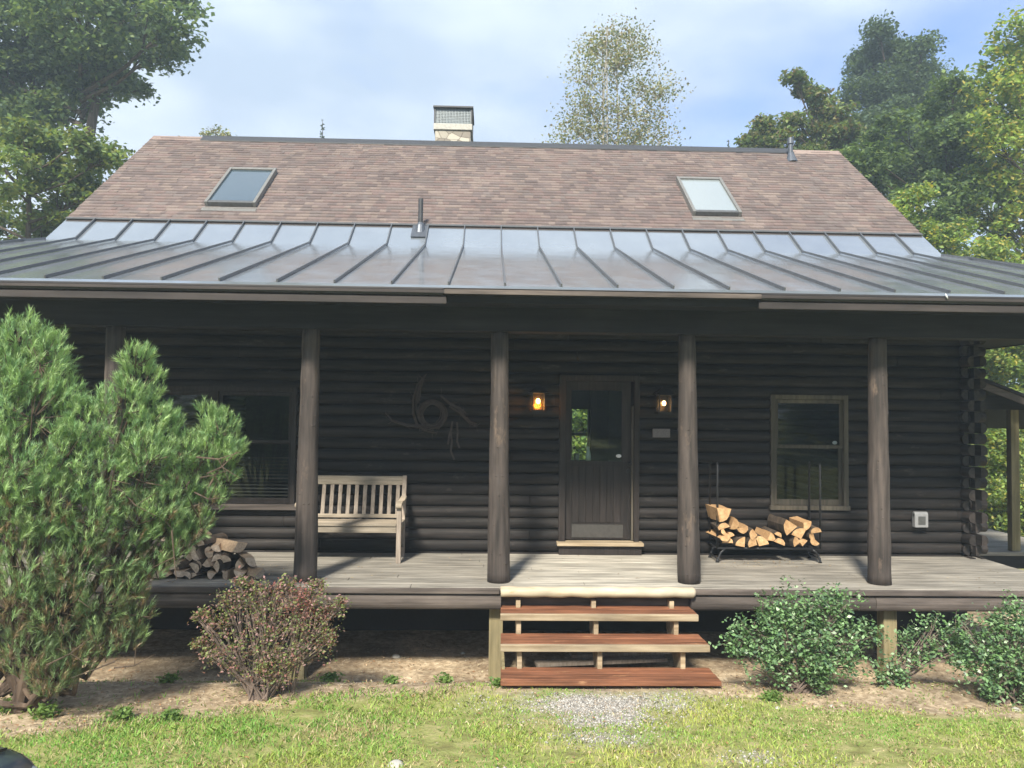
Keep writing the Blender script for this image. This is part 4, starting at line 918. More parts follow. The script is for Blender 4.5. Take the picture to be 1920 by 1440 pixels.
def gb(px, D):
    p = at(px, 800, D); return (p.x, D, gz(p.x, D) - 0.1)
# big maple on the left
D = 22
bl = [blob(*b, D + random.uniform(-1.5, 1.5)) for b in [(40, 60, 95), (150, 40, 90), (250, 20, 75), (320, 45, 48), (290, 100, 42), (220, 95, 48), (120, 130, 85), (30, 160, 80), (180, 160, 55), (235, 165, 34), (60, 230, 60), (120, 215, 42), (-60, 100, 110), (-80, 240, 100), (90, -70, 110), (220, -80, 90), (330, -20, 45), (-60, -60, 110), (150, -170, 110), (20, -180, 110), (165, 110, 60)]]
tree('maple_tree', 'tall dark green maple rising above the left end of the roof', 'tree', gb(165, D), bl, 0.17, 75, 13, G_DARK, 0.34, spread=0.55, trunk_top=at(150, 0, D))
# lower maple in front of it
D = 18
bl = [blob(*b, D + random.uniform(-1, 1)) for b in [(20, 330, 60), (90, 310, 55), (150, 320, 50), (195, 300, 28), (60, 390, 60), (130, 385, 55), (10, 430, 50), (90, 440, 45), (-60, 370, 80), (170, 365, 34), (25, 270, 35), (95, 262, 34), (140, 268, 30), (55, 250, 34), (-70, 480, 80), (60, 520, 80), (210, 290, 14)]]
tree('young_maple_tree', 'yellow-green leafy tree filling the gap left of the shingled roof edge', 'tree', gb(60, D), bl, 0.13, 75, 16, G_MID + [(0.17, 0.19, 0.05)], 0.16, spread=0.38)
# birch above the ridge
D = 27
bl = [blob(*b, D) for b in [(1165, 60, 26), (1115, 95, 30), (1185, 105, 34), (1150, 130, 36), (1095, 150, 28), (1210, 165, 26), (1100, 200, 34), (1160, 210, 34), (1215, 225, 30), (1245, 170, 10), (1080, 240, 30), (1130, 250, 36), (1190, 262, 36), (1060, 262, 20), (1240, 262, 18), (1150, 330, 60), (1130, 80, 20), (1190, 70, 20)]]
tree('birch_tree', 'tall sparse birch with pale twigs rising behind the roof ridge', 'tree', gb(1150, D), bl, 0.11, 36, 24, G_BIRCH, 0.13, bark=M['birchbark'], spread=0.85, shell=0.1, stems=4, trunk_top=at(1160, 60, D))
# spruce tips and a thin tree top beyond the ridge
def spruce(px, ytop, hw, D, label):
    top = at(px, ytop, D); base = (top.x, D, 0); T = thing('spruce_tree', base, label, 'tree', 'small spruces beyond the ridge')
    H = top.z; P = []; 
    for i in range(2600):
        t = random.random() ** 0.7; z = top.z - t * H * 0.75; R_ = hw * (0.12 + t * 3.2) * D / FPX; lay = (t * 60) % 1; a = random.uniform(0, 6.28); R_ *= random.random() ** 0.5 * (0.55 + 0.45 * lay)
        P.append((top.x + R_ * math.cos(a), D + R_ * math.sin(a), z - 0.1 * lay))
    V, F, C = leaf_arrays(np.array(P), 0.16, [(0.07, 0.09, 0.06), (0.05, 0.075, 0.05)], up=0.1, aspect=0.35); npmesh('crown', V, F, M['leaf'], C, T)
    mb = MB(); mb.tube([base, top], [0.2, 0.01], 7); mb.build('trunk', M['bark'], T)
spruce(605, 224, 22, 36, 'small pointed spruce tip peeking over the roof ridge left of the chimney'); spruce(1366, 262, 14, 38, 'tiny spruce tip at the right end of the ridge vent')
D = 30
tree('ash_tree', 'thin sparse tree top barely showing over the left roof ridge', 'tree', gb(400, D), [blob(*b, D) for b in [(385, 252, 12), (405, 248, 12), (425, 256, 12), (350, 268, 14), (400, 300, 40)]], 0.13, 14, 30, G_BIRCH, 0.12, spread=0.3, shell=0.2)
# right side trees
D = 30
bl = [blob(*b, D + random.uniform(-1, 1)) for b in [(1650, 58, 16), (1655, 90, 30), (1625, 125, 34), (1690, 105, 34), (1728, 90, 16), (1620, 175, 38), (1680, 165, 50), (1735, 150, 38), (1660, 230, 50), (1730, 215, 44), (1760, 200, 18), (1620, 240, 30), (1700, 290, 60), (1640, 330, 60), (1760, 300, 50)]]
tree('oak_tree', 'tall dark green oak with a pointed top standing behind the right roof end', 'tree', gb(1690, D), bl, 0.16, 110, 18, [(0.075, 0.115, 0.07), (0.095, 0.14, 0.08), (0.11, 0.155, 0.075)], 0.20, trunk_top=at(1690, 230, D), spread=0.6)
D = 24
bl = [blob(*b, D + random.uniform(-.6, .6)) for b in [(1492, 150, 14), (1505, 170, 13), (1525, 180, 15), (1550, 195, 24), (1580, 225, 30), (1425, 232, 10), (1440, 245, 16), (1475, 235, 20), (1500, 262, 28), (1550, 250, 30), (1400, 268, 12), (1440, 275, 20), (1600, 265, 30), (1520, 300, 40), (1590, 310, 40), (1465, 262, 24), (1420, 262, 18), (1495, 225, 18), (1535, 225, 22), (1565, 265, 28), (1590, 240, 30), (1540, 205, 18)]]
tree('sumac_tree', 'olive green tree with reaching branch tips behind the right vent pipe', 'tree', gb(1560, D), bl, 0.15, 60, 26, G_OLIVE + G_MID, 0.13, trunk_top=at(1545, 235, D), spread=0.32)
D = 21
bl = [blob(*b, D + random.uniform(-.8, .8)) for b in [(1680, 240, 30), (1790, 160, 24), (1820, 200, 36), (1770, 260, 44), (1830, 270, 44), (1700, 320, 44), (1640, 300, 28), (1760, 340, 50), (1700, 390, 36), (1820, 350, 40), (1740, 430, 40), (1630, 350, 20), (1600, 300, 30), (1650, 270, 30), (1790, 230, 36), (1785, 300, 42), (1805, 370, 40), (1765, 405, 34), (1745, 215, 28), (1830, 330, 40)]]
tree('maple_tree', 'dark green maple right of the roof between oak and yellow tree', 'tree', gb(1760, D), bl, 0.14, 95, 17, G_MID[:3] + G_DARK, 0.13, trunk_top=at(1780, 290, D), spread=0.42)
D = 20
bl = [blob(*b, D + random.uniform(-.6, .6)) for b in [(1905, 60, 36), (1900, 130, 60), (1870, 190, 54), (1930, 220, 70), (1860, 260, 50), (1920, 320, 70), (1860, 340, 54), (1850, 400, 50), (1910, 430, 60), (1990, 150, 90), (2000, 330, 110), (1870, 470, 40), (2020, 480, 100), (2060, 40, 90)]]
tree('yellowing_maple_tree', 'bright yellow-green maple turning colour at the right edge', 'tree', gb(1960, D), bl, 0.14, 80, 15, G_YEL, 0.2, spread=0.42)
D = 18
bl = [blob(*b, D + random.uniform(-.4, .4)) for b in [(1680, 400, 16), (1720, 420, 28), (1760, 445, 34), (1800, 440, 36), (1700, 380, 12), (1840, 480, 34), (1790, 490, 30), (1730, 360, 12), (1880, 500, 40), (1880, 660, 70), (1930, 620, 70), (1900, 800, 80), (1980, 800, 90), (1880, 930, 60), (1990, 960, 80), (1780, 560, 50), (1860, 690, 40), (1910, 700, 50), (1955, 730, 50), (1850, 640, 40)]]
tree('understory_tree', 'low sunlit yellow-green tree beside the right roof slope and side porch', 'tree', gb(1700, D + 3.5), [(tuple(Vector(b[0]) + Vector((0.0, 0.5, 0)) * (1 if b[0][2] < 3.6 else 0)), b[1]) for b in bl], 0.11, 85, 18, G_YEL + G_MID, 0.09, spread=0.34)
for i, (px, py, r, D, lb) in enumerate([(1890, 900, 90, 16.6, 'tall leafy green shrub seen beyond the side porch post'), (1940, 985, 60, 16, 'low bright shrub at the foot of the side porch'), (1850, 960, 55, 17, 'rounded green shrub just past the cabin corner logs')]):
    bl = [blob(px + random.uniform(-r, r) * 0.7, py + random.uniform(-r, r), r * 0.6, D) for _ in range(7)]
    tree('wild_shrub', lb, 'shrub', gb(px, D), bl, 0.09, 70, 22, G_YEL + G_MID, 0.05, spread=0.28)
# wood behind the house (seen through the rear window) and across the drive (mirrored in the panes)
for i, (x, y, lb) in enumerate([(1.0, 26, 'bushy green tree standing behind the cabin, seen through the door glass')]):
    tree('garden_tree', lb, 'tree', (x, y, 0), [((x + random.uniform(-3, 3), y + random.uniform(-1, 1), random.uniform(0.3, 3.6)), (1.3, 1.0, 1.0)) for _ in range(22)], 0.16, 60, 8, G_YEL[:3] + G_MID, 0.2, spread=0.5)
for i, (x, y) in enumerate(((-27, 24), (-33, 34), (-22, 38), (-9, 31), (-2, 33), (5, 32), (12, 34), (27, 33), (33, 27), (24, 40))):
    tree('woodland_tree', 'mid green woodland tree behind the cabin yard, %s from the left' % ords[i], 'tree', (x, y, -0.2),
         [((x + random.uniform(-2.6, 2.6), y + random.uniform(-2, 2), random.uniform(1.5, 8.5)), (2.0, 1.8, 1.8)) for _ in range(11)], 0.28, 40, 5, G_DARK + G_MID, 0.22, group='woodland trees beyond the yard', spread=0.8)
# 'random' trees on the camera's side of the yard
for i, x in enumerate((-20, -11, -3, 5, 13, 21)):
    tree('roadside_tree', 'broad green tree across the drive facing the porch, %s from the left' % ords[i], 'tree', (x, -24 + random.uniform(-2, 2), 0.3),
         [((x + random.uniform(-3.5, 3.5), -24 + random.uniform(-2, 2), random.uniform(1.5, 9)), (2.4, 2.0, 2.0)) for _ in range(10)], 0.34, 40, 5, G_DARK + G_MID, 0.25, group='trees across the drive', spread=0.9)

# ------------------------------------------------------------------ pine by the porch
def pine():
    base = Vector((-3.72, 6.25, gz(-3.72, 6.25) - 0.03))
    T = thing('pine_tree', base, 'bushy green pine with bare lower branches in front of the left end of the porch', 'pine')
    # (px, py, r, D)
    B = [(35, 640, 42, 6.1), (75, 680, 50, 6.0), (20, 700, 62, 5.9), (105, 660, 26, 6.1), (125, 745, 30, 6.1), (60, 780, 70, 5.8), (-40, 760, 90, 5.9), (-60, 900, 110, 5.8),
         (255, 680, 24, 6.3), (265, 725, 36, 6.3), (235, 770, 48, 6.2), (285, 790, 34, 6.3), (180, 800, 48, 6.0), (240, 830, 50, 6.2), (310, 800, 24, 6.4),
         (395, 778, 20, 6.55), (412, 810, 30, 6.5), (430, 850, 22, 6.5), (390, 850, 36, 6.5), (420, 890, 22, 6.6), (340, 850, 34, 6.4), (370, 910, 34, 6.5), (330, 930, 36, 6.4),
         (120, 860, 60, 5.9), (30, 880, 70, 5.7), (190, 900, 56, 6.0), (270, 900, 44, 6.2), (90, 950, 60, 5.8), (10, 980, 60, 5.7), (170, 980, 50, 5.9), (250, 980, 44, 6.1), (320, 985, 34, 6.3),
         (370, 985, 22, 6.4), (60, 1060, 60, 5.8), (140, 1060, 48, 5.9), (220, 1050, 40, 6.1), (20, 1140, 60, 5.8), (110, 1140, 50, 5.9), (190, 1130, 40, 6.0), (240, 1100, 24, 6.1), (240, 1200, 26, 6.1), (150, 1210, 40, 6.0), (60, 1220, 50, 5.9), (200, 1200, 36, 6.05), (260, 1150, 24, 6.15), (290, 1060, 30, 6.25), (350, 1000, 26, 6.35), (330, 1030, 22, 6.3), (100, 1270, 36, 5.95), (300, 960, 40, 6.2), (400, 940, 22, 6.5), (280, 860, 44, 6.1)]
    PV = []; PF = []; PC = []; nv = 0; limb = MB(); tips = []
    for (px, py, r, D) in B:
        c = at(px, py, D); R = r * D / FPX; low = min(1, max(0, (py - 850) / 300))
        n = int(40 + 3000 * R * R * (1 + 0.1 * low))
        d = unit(n)
        q = np.array(c) + d * (0.45 + 0.6 * RNG.random(n) ** 0.5)[:, None] * R * np.array([1, 1.1, 1.05])
        for j in range(n):
            p = Vector(q[j])
            if noise.noise(p * 4.5) < (-0.20 if low < 0.3 else -0.42): continue
            out = Vector(d[j]); dr = (Vector((0, 0, 1)) * random.uniform(0.7, 1.4) + out * random.uniform(0.3, 1.0) + Vector((random.uniform(-.3, .3), random.uniform(-.3, .3), 0))); dr.y *= 0.5; dr.normalize()
            tips.append((p, dr, low, Vector(c)))
        # limb to the blob
        a = base + Vector((random.uniform(-.25, .25), random.uniform(-.15, .15), random.uniform(0.1, 0.5)))
        cv = Vector(c); m1 = a.lerp(cv, 0.4) + Vector((0, 0.05, -0.12 - 0.1 * low)); m2 = a.lerp(cv, 0.75) + Vector((random.uniform(-.08, .08), 0, -0.05))
        limb.tube([a, m1, m2, cv], [0.032, 0.022, 0.014, 0.006], 7)
    # needle tufts
    for (p, dr, low, c) in tips:
        L = random.uniform(0.05, 0.10) ; nn = random.randint(26, 42) if low < 0.6 else 22; ln = random.uniform(0.035, 0.055)
        s = RNG.random(nn); u = unit(nn); dv = np.array(dr); u -= dv * (u @ dv)[:, None]; u /= np.linalg.norm(u, axis=1, keepdims=True)
        root = np.array(p) + dv * (s * L)[:, None]; tip = root + (u * 0.75 + dv * RNG.uniform(0.5, 1.3, nn)[:, None]) * ln
        side = np.cross(u, dv) * 0.0019
        V = np.stack([root - side, root + side, tip], 1).reshape(-1, 3)
        # warm young green on the tips, browner in the low old growth
        g = np.array([(0.30, 0.45, 0.19), (0.39, 0.54, 0.24), (0.21, 0.35, 0.16)][random.randrange(3)]) * random.uniform(0.75, 1.15)
        if random.random() < low * 0.9: g = np.array([(0.20, 0.25, 0.11), (0.27, 0.20, 0.11), (0.15, 0.22, 0.10), (0.18, 0.27, 0.11)][random.randrange(4)]) * random.uniform(0.8, 1.1)
        PV.append(V); PF.append(np.arange(3 * nn).reshape(nn, 3) + nv); PC.append(np.repeat(g[None, :] * (1 + RNG.uniform(-.15, .15, nn))[:, None], 3, 0)); nv += 3 * nn
        if random.random() < 0.14: limb.tube([c.lerp(p, 0.2) + Vector((0, 0, -0.02)), p, p + dr * L], [0.004, 0.003, 0.002], 4, False)
    npmesh('crown', np.vstack(PV), np.vstack(PF), M['needle'], np.vstack(PC), T)
    # trunks and dead bare branches
    for k in range(6):
        e = base + Vector((random.uniform(-.5, .6), random.uniform(-.2, .2), random.uniform(1.0, 1.8)))
        limb.tube([base + Vector((random.uniform(-.1, .1), random.uniform(-.06, .06), -0.03)), base.lerp(e, 0.5) + Vector((random.uniform(-.1, .1), 0, 0)), e], [0.065, 0.045, 0.02], 9)
    for k in range(46):
        px, py = random.uniform(0, 400), random.uniform(850, 1290)
        if px > 225 and py > 1000: px -= 190
        a = at(px, py, random.uniform(5.75, 6.2)); d = Vector((random.uniform(-.3, 1), random.uniform(-.4, .2), random.uniform(-.35, .6))).normalized() * random.uniform(0.15, 0.4)
        m_ = a + d * 0.5 + Vector((0, 0, random.uniform(-.04, .02))); limb.tube([a, m_, a + d], [0.007, 0.005, 0.002], 5, False)
        limb.tube([m_, m_ + d.cross(Vector((0, 1, 0))) * random.choice((-0.5, 0.5)) + d * 0.2], [0.004, 0.0015], 4, False)
    limb.build('trunk', M['barkp'], T)
pine()

# ------------------------------------------------------------------ shrubs
def shrub(name, label, base, blobs, leaf, n_per, pal, mat, stem_mat, aspect=0.5, nstem=40, spread=0.07, twig_r=0.004, k=260, up=0.3, whips=0):
    T = thing(name, base, label, 'shrub'); base = Vector(base); P = []; stems = MB(); ids = []
    tot = 0
    for (px, py, r, D) in blobs:
        c = at(px, py, D); R = r * D / FPX; m_ = max(8, int(k * R * R * 8))
        d = unit(m_); q = np.array(c) + d * (0.25 + 0.8 * RNG.random(m_) ** 0.6)[:, None] * R
        for t in q:
            w_ = Vector(t); f_ = 1 + 0.9 * noise.noise((w_ - base) * 5.5) + 0.45 * noise.noise((w_ - base) * 14)
            if noise.noise(w_ * 9.0) < -0.04: continue
            t = np.array(c) + (t - np.array(c)) * f_
            if t[2] < gz(t[0], t[1]) + 0.02: continue
            nn = RNG.integers(n_per // 2, n_per * 3 // 2 + 1); P.append(t + RNG.normal(size=(nn, 3)) * spread * np.array([.8, .8, .8]))
            if random.random() < 0.35:
                m2 = Vector(c).lerp(base, 0.3); stems.tube([m2 + Vector((random.uniform(-.04, .04), 0, 0)), Vector(c).lerp(Vector(t), 0.5), Vector(t)], [twig_r, twig_r * 0.8, twig_r * 0.4], 4, False)
        for s in range(3):
            b0 = base + Vector((random.uniform(-.09, .09), random.uniform(-.06, .06), 0)); cv = Vector(c)
            stems.tube([b0, b0.lerp(cv, 0.5) + Vector((random.uniform(-.05, .05), 0, 0.05)), cv + Vector((random.uniform(-1, 1), random.uniform(-1, 1), 0.6)) * R * 0.6], [twig_r * 2.4, twig_r * 1.6, twig_r * 0.8], 5, False)
    for w in range(whips):
        c = random.choice(blobs); cv = at(*c[:2], c[3]); R = c[2] * c[3] / FPX; d = Vector((random.uniform(-1, 1), random.uniform(-.6, .6), random.uniform(0.1, 1.7))).normalized()
        a = cv + d * R * 0.4; e = cv + d * R * random.uniform(1.15, 1.6); stems.tube([a, a.lerp(e, .6) + Vector((0, 0, .02)), e], [twig_r * .8, twig_r * .6, twig_r * .3], 4, False)
        for t in np.linspace(0.3, 1, 7): P.append(np.array(a.lerp(e, t))[None, :] + RNG.normal(size=(2, 3)) * 0.012)
    P = np.vstack(P); V, F, C = leaf_arrays(P, leaf, pal, up=up, aspect=aspect, colvar=0.25)
    npmesh('foliage', V, F, mat, C, T); stems.build('stems', stem_mat, T)
    return T
BAR = [(0.22, 0.27, 0.10), (0.30, 0.34, 0.13), (0.36, 0.17, 0.15), (0.30, 0.20, 0.17), (0.17, 0.22, 0.09), (0.42, 0.26, 0.26)]
shrub('barberry_bush', 'twiggy red-tinged barberry bush in front of the deck left of the steps', (-1.92, 6.5, gz(-1.92, 6.5)),
      [(500, 1150, 44, 6.55), (430, 1150, 34, 6.5), (575, 1150, 40, 6.6), (615, 1160, 26, 6.65), (400, 1190, 30, 6.45), (500, 1205, 52, 6.4), (585, 1200, 40, 6.55), (440, 1235, 34, 6.4), (535, 1250, 34, 6.4), (490, 1275, 22, 6.42), (395, 1235, 16, 6.45), (540, 1115, 24, 6.6), (470, 1118, 20, 6.6), (605, 1215, 20, 6.6), (636, 1140, 14, 6.65), (378, 1165, 14, 6.45), (450, 1102, 14, 6.55), (592, 1108, 16, 6.65), (375, 1215, 12, 6.4)],
      0.027, 9, BAR, M['leaf'], M['twig'], 0.55, k=300, spread=0.05, whips=300)
shrub('rosy_barberry_shoots', 'pinkish red young shoots topping the barberry bush', (-1.75, 6.62, gz(-1.75, 6.62)), [(555, 1140, 30, 6.62), (585, 1160, 22, 6.6), (520, 1125, 22, 6.66)], 0.022, 8, [(0.46, 0.16, 0.15), (0.38, 0.20, 0.18), (0.42, 0.26, 0.22)], M['leaf'], M['twig'], 0.6, k=260, spread=0.05, whips=50)
HOL = [(0.12, 0.21, 0.09), (0.17, 0.29, 0.12), (0.09, 0.16, 0.085), (0.24, 0.35, 0.18), (0.14, 0.26, 0.09)]
shrub('holly_bush', 'wide glossy green holly bush in front of the deck right of the steps', (2.78, 6.72, gz(2.78, 6.72)),
      [(1500, 1145, 50, 6.8), (1560, 1140, 38, 6.85), (1440, 1150, 36, 6.8), (1400, 1185, 38, 6.75), (1480, 1200, 52, 6.7), (1560, 1195, 50, 6.75), (1620, 1190, 32, 6.85), (1385, 1225, 26, 6.7), (1440, 1235, 34, 6.65), (1530, 1250, 44, 6.65), (1590, 1235, 32, 6.7), (1540, 1290, 26, 6.6), (1410, 1255, 18, 6.6), (1470, 1265, 20, 6.65)],
      0.038, 12, HOL, M['leafgloss'], M['twig'], 0.6, k=330, spread=0.045, up=0.5, whips=16)
shrub('low_holly_bush', 'low spreading holly beside the right deck support post', (3.75, 6.85, gz(3.75, 6.85)),
      [(1700, 1215, 30, 6.95), (1745, 1195, 34, 6.95), (1790, 1195, 34, 6.95), (1815, 1170, 16, 7.0), (1670, 1250, 22, 6.85), (1690, 1275, 16, 6.8), (1740, 1230, 18, 6.9), (1800, 1225, 24, 6.9), (1655, 1275, 14, 6.8)],
      0.038, 11, HOL, M['leafgloss'], M['twig'], 0.6, k=330, spread=0.045, up=0.5, whips=10)
shrub('edge_holly_bush', 'dense holly bush at the right edge of the yard', (4.55, 6.45, gz(4.55, 6.45)),
      [(1880, 1180, 44, 6.6), (1930, 1190, 60, 6.6), (1840, 1220, 34, 6.6), (1890, 1250, 52, 6.5), (1860, 1285, 36, 6.45), (1920, 1295, 44, 6.4), (1980, 1240, 70, 6.6), (1815, 1245, 24, 6.6), (1800, 1170, 12, 6.7)],
      0.038, 12, HOL, M['leafgloss'], M['twig'], 0.6, k=330, spread=0.045, up=0.5, whips=14)
# small weeds in the bed
WD = [('weed_clump', 'low leafy weed below the pine at the left edge', 20, 1335, 26), ('weed_clump', 'small leafy weed between pine trunk and lawn', 85, 1350, 22), ('weed_clump', 'sprawling green weed on the bare soil left of the barberry', 225, 1362, 22), ('weed_clump', 'grassy tuft on the bed edge below the barberry', 318, 1362, 18),
      ('weed_clump', 'small green seedling near the dark opening under the deck', 318, 1272, 14), ('weed_clump', 'pale weed tuft on the soil left of the steps', 735, 1270, 12), ('weed_clump', 'spiky weed on the soil nearer the steps', 835, 1262, 14), ('weed_clump', 'small dark weed under the front of the wide holly', 1448, 1312, 16), ('weed_clump', 'tuft of weeds at the left foot of the steps', 935, 1285, 12), ('weed_clump', 'leafy weed right of the barberry stems', 620, 1262, 16)]
for nm, lb, px, py, r in WD:
    d = at(px, py, 1.0) - EYE; kk = (0.0 - EYE.z) / d.z; p = EYE + d * kk; p.z = gz(p.x, p.y); R = r * p.y / FPX
    T = thing(nm, p, lb, 'weed', 'weeds in the bed'); n = int(60 + 1800 * R); P = np.array(p) + RNG.normal(size=(n, 3)) * np.array([R * .55, R * .55, 0]) + np.array([0, 0, 1]) * (RNG.random(n) * R * 0.9)[:, None]
    V, F, C = leaf_arrays(P, 0.045, [(0.16, 0.26, 0.07), (0.22, 0.33, 0.09), (0.12, 0.20, 0.06)], up=0.7, aspect=0.45); npmesh('foliage', V, F, M['leaf'], C, T)
    mb = MB()
    for q in range(8): mb.tube([p + Vector((0, 0, -0.01)), Vector(P[q])], [0.003, 0.0015], 4, False)
    mb.build('stems', M['twig'], T)
# stones
SD = [(743, 1232, 0.045, 'small rounded pale stone lying on the soil under the deck edge'), (868, 1225, 0.025, 'little grey pebble near the support post'), (1905, 1332, 0.035, 'round whitish stone at the base of the edge holly'), (1458, 1328, 0.02, 'small white pebble below the wide holly'), (742, 1436, 0.05, 'flat grey stone showing in the lawn at the bottom'), (1560, 1325, 0.022, 'grey pebble in the bed below the holly')]
for px, py, r, lb in SD:
    d = at(px, py, 1.0) - EYE; kk = (0.02 - EYE.z) / d.z; p = EYE + d * kk
    for _ in range(3): zt_ = gz(p.x, p.y); kk = (zt_ - EYE.z) / d.z; p = EYE + d * kk
    mb = MB(); pts = [p + Vector((0, 0, r * (-0.3 + 0.25 * i))) for i in range(5)]; mb.tube(pts, [r * 0.8, r * 1.1, r * 1.05, r * 0.8, r * 0.3], 9, True, 0.08)
    tag(mb.build('stone', M['crown'], smooth=True), lb, 'stone', 'stones in the bed')

# ------------------------------------------------------------------ grass, gravel, litter
def grass():
    n = 150000; X = RNG.uniform(-4.6, 5.6, n); Y = RNG.uniform(3.6, 7.2, n)
    keep = []; 
    for i in range(n):
        x, y = X[i], Y[i]; e = edge(x) + 0.10 * noise.noise(Vector((x * 2.3, 0, 9))); d = y - e
        den = 1 if d < -0.12 else (0.75 - d * 2.0 if d < 0.2 else 0.03)
        if 0.1 < x < 2.1 and y > 6.62: den *= 0.6 if y < 6.75 else 0
        g = gravel_w(x, y); den *= (1 - g) ** 1.5
        den *= 0.70 + 1.1 * noise.noise(Vector((x * 1.7, y * 2.2, 4))) + 0.7 * noise.noise(Vector((x * 6, y * 6, 4)))
        if random.random() < den: keep.append(i)
    X = X[keep]; Y = Y[keep]; n = len(X); Z = np.array([gz(x, y) for x, y in zip(X, Y)])
    lush = np.array([noise.noise(Vector((x * 0.9 + 3, y * 1.3, 8))) for x, y in zip(X, Y)])
    left = np.clip((0.4 - X) / 2.0, 0, 1) * np.clip((Y - 4.2) / 1.5, 0, 1)
    h = (0.014 + 0.020 * RNG.random(n)) * (1 + 0.5 * lush + 0.5 * left); a = RNG.uniform(0, 6.283, n); w = 0.0028 + 0.002 * RNG.random(n)
    lean = RNG.normal(size=(n, 2)) * 0.6 * h[:, None]
    P = np.stack([X, Y, Z - 0.004], 1); s = np.stack([np.cos(a) * w, np.sin(a) * w, np.zeros(n)], 1)
    mid = P + np.stack([lean[:, 0] * 0.35, lean[:, 1] * 0.35, h * 0.6], 1); tip = P + np.stack([lean[:, 0], lean[:, 1], h], 1)
    V = np.stack([P - s, P + s, mid + s * 0.8, tip, mid - s * 0.8], 1).reshape(-1, 3); F3 = np.arange(5 * n).reshape(n, 5)
    t = np.clip(0.5 + 0.8 * lush - 0.35 * left + RNG.normal(size=n) * 0.22, 0, 1)[:, None]
    c = np.array([0.22, 0.42, 0.09]) * (1 - t) + np.array([0.50, 0.53, 0.15]) * t; dead = RNG.random(n) < np.array([0.12 + 0.9 * max(0, noise.noise(Vector((x * 1.3, y * 2.0, 21)))) for x, y in zip(X, Y)]); c[dead] = np.array([0.52, 0.43, 0.26]); c *= RNG.uniform(0.75, 1.2, n)[:, None]
    o = npmesh('grass', V, F3, M['grass'], np.repeat(c, 5, 0)); tag(o, 'short patchy sunlit lawn in front of the cabin', 'grass', kind='stuff')
grass()
def pebbles(n, fn, size, pal, name, label, cat, mat, flat=0.6):
    ico = np.array([(0, 0, 1), (0.9, 0, 0.25), (0.28, 0.86, 0.25), (-0.73, 0.53, 0.25), (-0.73, -0.53, 0.25), (0.28, -0.86, 0.25), (0, 0, -0.6)])
    tri = np.array([(0, 1, 2), (0, 2, 3), (0, 3, 4), (0, 4, 5), (0, 5, 1), (6, 2, 1), (6, 3, 2), (6, 4, 3), (6, 5, 4), (6, 1, 5)])
    P = []
    while len(P) < n:
        q = fn()
        if q: P.append((q[0], q[1], gz(q[0], q[1])))
    P = np.array(P); s = size * RNG.uniform(0.4, 1.4, n)
    V = P[:, None, :] + ico[None] * s[:, None, None] * RNG.uniform(0.7, 1.3, (n, 7, 1)) * np.array([1, 1, flat]); F = (tri[None] + 7 * np.arange(n)[:, None, None]).reshape(-1, 3)
    pal = np.array(pal); c = pal[RNG.integers(0, len(pal), n)] * RNG.uniform(0.8, 1.15, n)[:, None]
    o = npmesh(name, V.reshape(-1, 3), F, mat, np.repeat(c, 7, 0)); tag(o, label, cat, kind='stuff')
def fg():
    x, y = random.uniform(-1.6, 3), random.uniform(4.0, 7.0)
    if y > 6.66 and 0.1 < x < 2.1: return None
    return (x, y) if random.random() < gravel_w(x, y) ** 1.3 else None
pebbles(5200, fg, 0.011, [(0.36, 0.335, 0.31), (0.44, 0.42, 0.39), (0.24, 0.225, 0.21), (0.38, 0.32, 0.26), (0.52, 0.50, 0.47)], 'gravel', 'pale gravel patch worn into the lawn at the foot of the steps', 'gravel', M['litter'])
def fd():
    x, y = random.uniform(-6, 6), random.uniform(5.2, 8.6); return (x, y) if y > edge(x) - 0.05 and not (0.1 < x < 2.1 and y < 7.4) else None
pebbles(3500, fd, 0.009, [(0.40, 0.33, 0.25), (0.28, 0.22, 0.16), (0.50, 0.44, 0.36), (0.20, 0.15, 0.11)], 'bed_pebbles', 'small pebbles and crumbs scattered over the bare soil bed', 'pebbles', M['litter'])
def litter():
    P = []
    while len(P) < 3000:
        q = fd()
        if q: 
            if noise.noise(Vector((q[0] * 1.5, q[1] * 2.5, 6))) > random.uniform(-0.5, 0.35): P.append((q[0], q[1], gz(*q) + random.uniform(0.004, 0.02)))
    for _ in range(500):
        x, y = random.uniform(-4, 5), random.uniform(4.2, 6.6); P.append((x, y, gz(x, y) + 0.02))
    V, F, C = leaf_arrays(np.array(P), 0.032, [(0.34, 0.22, 0.13), (0.46, 0.34, 0.22), (0.24, 0.15, 0.09), (0.50, 0.42, 0.28), (0.38, 0.20, 0.10)], up=2.0, aspect=0.4, colvar=0.3)
    o = npmesh('leaf_litter', V, F, M['litter'], C); tag(o, 'dry leaves and needles scattered on the soil and lawn', 'leaf litter', kind='stuff')
litter()
def chips():
    P = []
    for _ in range(170):
        x = random.gauss(3.3, 0.45); y = random.uniform(8.55, 9.15); P.append((x, y, ZD + 0.006))
    for _ in range(150): P.append((random.gauss(-2.7, 0.5), random.uniform(7.6, 8.5), ZD + 0.006))
    for _ in range(90): P.append((random.uniform(-2, 6), random.uniform(7.55, 9.2), ZD + 0.006))
    V, F, C = leaf_arrays(np.array(P), 0.026, [(0.50, 0.36, 0.22), (0.34, 0.24, 0.15), (0.42, 0.33, 0.20), (0.22, 0.15, 0.10)], up=4.0, aspect=0.4, colvar=0.3)
    o = npmesh('wood_chips', V, F, M['litter'], C); tag(o, 'bark chips and dry leaf bits scattered on the porch deck', 'wood chips', kind='stuff')
chips()
